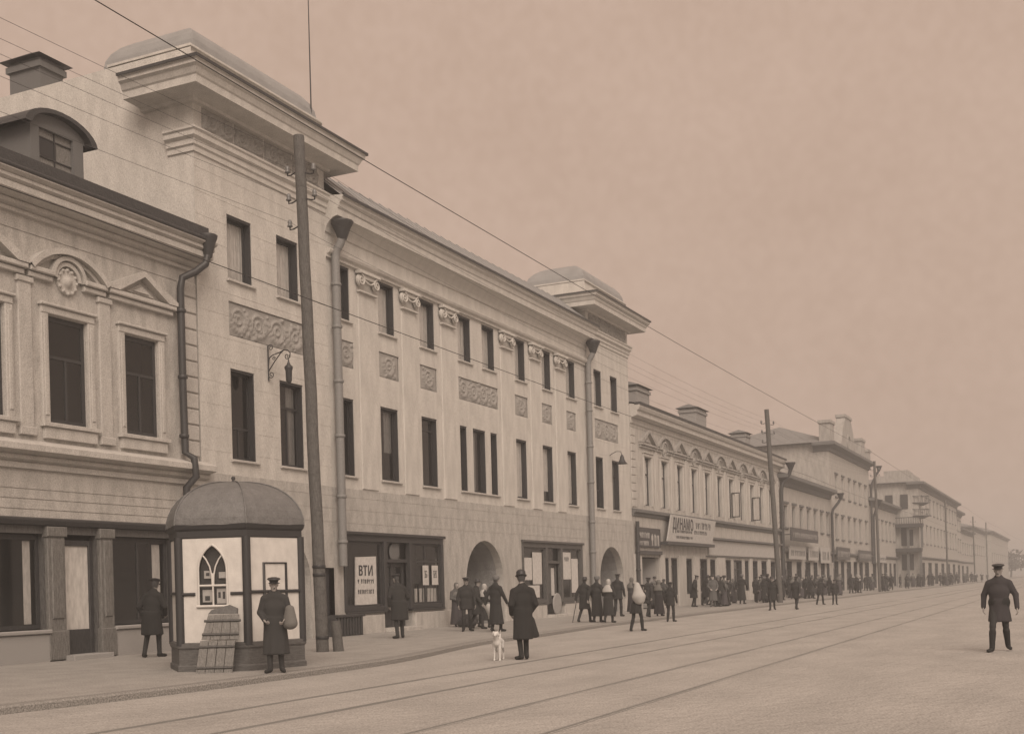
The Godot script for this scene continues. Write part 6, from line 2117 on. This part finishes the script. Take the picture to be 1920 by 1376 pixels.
	var ordinal := ["first", "second", "third", "fourth", "fifth", "sixth", "seventh", "eighth", "ninth", "tenth", "eleventh", "twelfth", "thirteenth", "fourteenth", "fifteenth", "sixteenth", "seventeenth", "eighteenth", "nineteenth", "twentieth", "twenty-first", "twenty-second", "twenty-third", "twenty-fourth", "twenty-fifth", "twenty-sixth", "twenty-seventh", "twenty-eighth", "twenty-ninth", "thirtieth", "thirty-first", "thirty-second", "thirty-third", "thirty-fourth", "thirty-fifth", "thirty-sixth", "thirty-seventh", "thirty-eighth", "thirty-ninth", "fortieth"]
	var counts := {}
	for q in crowd:
		var k := 0
		while q[0] > fronts[k][0]:
			k += 1
		var n: int = counts.get(k, 0)
		counts[k] = n + 1
		put_person(q[2], "person in %s, %s from left in crowd before the %s" % [look[q[2]], ordinal[n] if n < 40 else "farthest", fronts[k][1]], q[0], q[1], 0, q[3], q[4], q[5], "distant people on the far pavement")
	put_person("officer", "person in a belted coat and peaked cap walking up the road, far right", 26.6, 20.6, -0.12, 1.82, -0.05, 0.85)
	protos.bowler.get_parent()
	# what they carry
	var sackf := func(called: String, label: String, at: Vector3, parts: Array, m: Material, category: String) -> void:
		var f := Field.new(Vector3(-0.6, -0.6, -0.6), Vector3(0.6, 0.7, 0.6), 0.03)
		for q in parts:
			f.bone(q[0], q[1], q[2], q[3], 0.06, 0)
		var vs := PackedVector3Array()
		var ns := PackedVector3Array()
		var cs := PackedColorArray()
		var ix := PackedInt32Array()
		f.net(vs, ns, cs, ix, [Color.WHITE])
		var a := []
		a.resize(Mesh.ARRAY_MAX)
		a[Mesh.ARRAY_VERTEX] = vs
		a[Mesh.ARRAY_NORMAL] = ns
		a[Mesh.ARRAY_INDEX] = ix
		var am := ArrayMesh.new()
		am.add_surface_from_arrays(Mesh.PRIMITIVE_TRIANGLES, a)
		am.surface_set_material(0, m)
		var o := MeshInstance3D.new()
		o.name = called
		o.mesh = am
		add_child(o, true)
		o.position = at
		tag(o, label, category)
	sackf.call("white_sack", "large white sack slung on the stooping person's back", P(37.72, 1.12, 8.84), [[Vector3(-0.06, 0.3, -0.12), Vector3(0.04, -0.1, 0), Vector2(0.1, 0.1), Vector2(0.22, 0.17)], [Vector3(0.04, -0.1, 0), Vector3(0.06, -0.22, 0.0), Vector2(0.22, 0.17), Vector2(0.17, 0.13)]], M.sack, "sack")
	sackf.call("white_bundle", "white bundle hanging low beside the group at the middle archway", P(36.7, 0.55, 3.9), [[Vector3(-0.12, 0.25, 0), Vector3(0.12, -0.1, 0), Vector2(0.13, 0.12), Vector2(0.22, 0.17)], [Vector3(0.12, -0.1, 0), Vector3(0.24, -0.26, 0), Vector2(0.22, 0.17), Vector2(0.15, 0.12)]], M.sack, "bundle")
	sackf.call("grey_sack", "lumpy grey sack held at the side of the person before the kiosk", P(18.22, 1.02, 8.86), [[Vector3(0, 0.16, 0), Vector3(0, -0.1, 0), Vector2(0.09, 0.08), Vector2(0.15, 0.12)]], M.basket, "sack")
	sackf.call("dark_basket", "round dark basket on the ground at the foot of the headscarf's skirt", P(40.0, 0.25, 1.35), [[Vector3(-0.12, 0.02, 0), Vector3(0.12, 0.02, 0), Vector2(0.22, 0.22), Vector2(0.22, 0.22)], [Vector3(-0.25, -0.1, 0.2), Vector3(0.2, -0.1, 0.2), Vector2(0.18, 0.15), Vector2(0.18, 0.15)]], M.iron, "basket")
	org = P(43.3, 0, 4.35)
	var st := Geo.new()
	st.tube(PackedVector3Array([P(43.25, 0.01, 4.2), P(43.35, 0.9, 4.36)]), 0.014, 0.016, 6)
	tag(commit(st, "walking_stick", M.iron), "thin dark walking stick beside the leftmost walker of the crowd", "stick")
	org = Vector3.ZERO

func dog() -> void:
	var d := thing("dog", "white dog standing on the road to the left of the person in the bowler hat", "dog", P(23.5, -0.12, 10.55))
	org = Vector3.ZERO
	var f := Field.new(Vector3(-0.25, -0.02, -0.55), Vector3(0.25, 0.85, 0.6), 0.016)
	f.bone(Vector3(0, 0.46, 0.2), Vector3(0, 0.47, 0.0), Vector2(0.105, 0.12), Vector2(0.095, 0.1), 0.04, 0)
	f.bone(Vector3(0, 0.47, 0.0), Vector3(0, 0.5, -0.25), Vector2(0.095, 0.1), Vector2(0.085, 0.09), 0.05, 0)
	f.bone(Vector3(0, 0.52, 0.24), Vector3(0, 0.66, 0.36), Vector2(0.075, 0.08), Vector2(0.058, 0.06), 0.04, 0)
	f.bone(Vector3(0, 0.69, 0.38), Vector3(0, 0.69, 0.42), Vector2(0.066, 0.066), Vector2(0.056, 0.056), 0.03, 0)
	f.bone(Vector3(0, 0.67, 0.45), Vector3(0, 0.645, 0.54), Vector2(0.036, 0.036), Vector2(0.024, 0.026), 0.03, 0)
	f.bone(Vector3(0, 0.652, 0.56), Vector3(0, 0.652, 0.565), Vector2(0.016, 0.014), Vector2(0.014, 0.012), 0.004, 1)
	for s in [-1.0, 1.0]:
		f.bone(Vector3(s * 0.055, 0.745, 0.37), Vector3(s * 0.082, 0.66, 0.37), Vector2(0.02, 0.03), Vector2(0.012, 0.02), 0.01, 0)
		f.bone(Vector3(s * 0.034, 0.705, 0.448), Vector3(s * 0.035, 0.705, 0.45), Vector2(0.011, 0.011), Vector2(0.011, 0.011), 0.001, 1)
		var zf: float = 0.2 + s * 0.03
		f.bone(Vector3(s * 0.075, 0.42, 0.2), Vector3(s * 0.075, 0.24, zf - 0.01), Vector2(0.045, 0.055), Vector2(0.03, 0.034), 0.03, 0)
		f.bone(Vector3(s * 0.075, 0.24, zf - 0.01), Vector3(s * 0.075, 0.05, zf), Vector2(0.028, 0.03), Vector2(0.022, 0.024), 0.01, 0)
		f.bone(Vector3(s * 0.075, 0.025, zf), Vector3(s * 0.075, 0.02, zf + 0.04), Vector2(0.03, 0.03), Vector2(0.026, 0.026), 0.015, 0)
		var zb: float = -0.3 - s * 0.04
		f.bone(Vector3(s * 0.07, 0.46, -0.26), Vector3(s * 0.08, 0.33, zb + 0.1), Vector2(0.06, 0.075), Vector2(0.04, 0.045), 0.03, 0)
		f.bone(Vector3(s * 0.08, 0.33, zb + 0.1), Vector3(s * 0.08, 0.2, zb - 0.05), Vector2(0.036, 0.04), Vector2(0.024, 0.026), 0.015, 0)
		f.bone(Vector3(s * 0.08, 0.2, zb - 0.05), Vector3(s * 0.08, 0.04, zb - 0.02), Vector2(0.022, 0.024), Vector2(0.02, 0.022), 0.01, 0)
		f.bone(Vector3(s * 0.08, 0.022, zb - 0.02), Vector3(s * 0.08, 0.018, zb + 0.03), Vector2(0.028, 0.028), Vector2(0.025, 0.025), 0.012, 0)
	f.bone(Vector3(0, 0.54, -0.33), Vector3(0, 0.66, -0.42), Vector2(0.03, 0.03), Vector2(0.022, 0.022), 0.02, 0)
	f.bone(Vector3(0, 0.66, -0.42), Vector3(0.02, 0.76, -0.36), Vector2(0.022, 0.022), Vector2(0.012, 0.012), 0.01, 0)
	var vs := PackedVector3Array()
	var ns := PackedVector3Array()
	var cs := PackedColorArray()
	var ix := PackedInt32Array()
	f.net(vs, ns, cs, ix, [Color(0.6, 0.59, 0.57), Color(0.05, 0.05, 0.05)])
	var a := []
	a.resize(Mesh.ARRAY_MAX)
	a[Mesh.ARRAY_VERTEX] = vs
	a[Mesh.ARRAY_NORMAL] = ns
	a[Mesh.ARRAY_COLOR] = cs
	a[Mesh.ARRAY_INDEX] = ix
	var am := ArrayMesh.new()
	am.add_surface_from_arrays(Mesh.PRIMITIVE_TRIANGLES, a)
	var o := MeshInstance3D.new()
	o.name = "body"
	o.mesh = am
	o.material_override = person_mat(1.0)
	d.add_child(o)
	d.rotation.y = 0.3
	d.scale = Vector3.ONE * 0.86

# ------------------------------------------------------------------ the scene
func _ready() -> void:
	var cam := Camera3D.new()
	cam.name = "camera"
	cam.projection = Camera3D.PROJECTION_FRUSTUM
	cam.near = 0.1
	cam.far = 2500.0
	cam.size = 2.0 * 0.1 * 688.0 / 2240.0
	cam.frustum_offset = Vector2(-10.7, 410.3) / 2240.0 * 0.1
	add_child(cam)
	cam.position = Vector3(22, 1.5, 0)
	cam.basis = Basis(Vector3.UP, deg_to_rad(24.96)) * Basis(Vector3(0, 0, 1), deg_to_rad(-1.5))
	cam.current = true
	var we := WorldEnvironment.new()
	we.name = "world_environment"
	var env := Environment.new()
	env.tonemap_mode = Environment.TONE_MAPPER_LINEAR
	env.tonemap_exposure = 1.7
	env.sdfgi_enabled = true
	env.ssao_enabled = true
	env.ssil_enabled = true
	var sky := Sky.new()
	var sm := ProceduralSkyMaterial.new()
	sm.sky_top_color = Color(0.298, 0.211, 0.162).linear_to_srgb()
	sm.sky_horizon_color = Color(0.28, 0.199, 0.153).linear_to_srgb()
	sm.sky_curve = 0.2
	sm.ground_bottom_color = Color(0.19, 0.135, 0.105).linear_to_srgb()
	sm.ground_horizon_color = Color(0.3, 0.215, 0.17).linear_to_srgb()
	sm.sun_angle_max = 0.1
	var cw := 1536
	var ch := 768
	var cov := PackedByteArray()
	cov.resize(cw * ch * 4)
	var cr := RandomNumberGenerator.new()
	cr.seed = 8
	var fn := FastNoiseLite.new()
	fn.seed = 8
	fn.frequency = 6.0
	fn.fractal_octaves = 4
	for y in ch:
		var la := (0.5 - float(y) / ch) * PI
		for x in cw:
			var n := cr.randf()
			if y < ch / 2:
				var lo := float(x) / cw * TAU
				n = n * 0.4 + 0.3 + fn.get_noise_3d(cos(lo) * cos(la), sin(la) * 1.4, sin(lo) * cos(la)) * 0.2
			var k := (y * cw + x) * 4
			cov[k] = 250
			cov[k + 1] = 231
			cov[k + 2] = 221
			cov[k + 3] = int(clampf(n, 0.0, 1.0) * 255.0)
	sm.sky_cover = ImageTexture.create_from_image(Image.create_from_data(cw, ch, false, Image.FORMAT_RGBA8, cov))
	sm.sky_cover_modulate = Color(0.3, 0.3, 0.3)
	sky.sky_material = sm
	env.background_mode = Environment.BG_SKY
	env.sky = sky
	env.fog_enabled = true
	env.fog_density = 0.0021
	env.fog_light_color = Color(0.9, 0.9, 0.9)
	we.environment = env
	add_child(we)
	var sun := DirectionalLight3D.new()
	sun.name = "sun"
	sun.light_energy = 0.5
	sun.light_color = Color(1.0, 0.92, 0.85)
	sun.light_angular_distance = 40.0
	sun.shadow_enabled = true
	add_child(sun)
	sun.look_at_from_position(Vector3(23, 32, 30), Vector3.ZERO)
	make_materials()
	build_ground()
	left_house()
	main_building()
	second_house()
	far_houses()
	kiosk()
	leaning_boards()
	poles_and_wires()
	wall_lamps()
	signs()
	people()
	dog()
	for k in protos:
		protos[k].free()
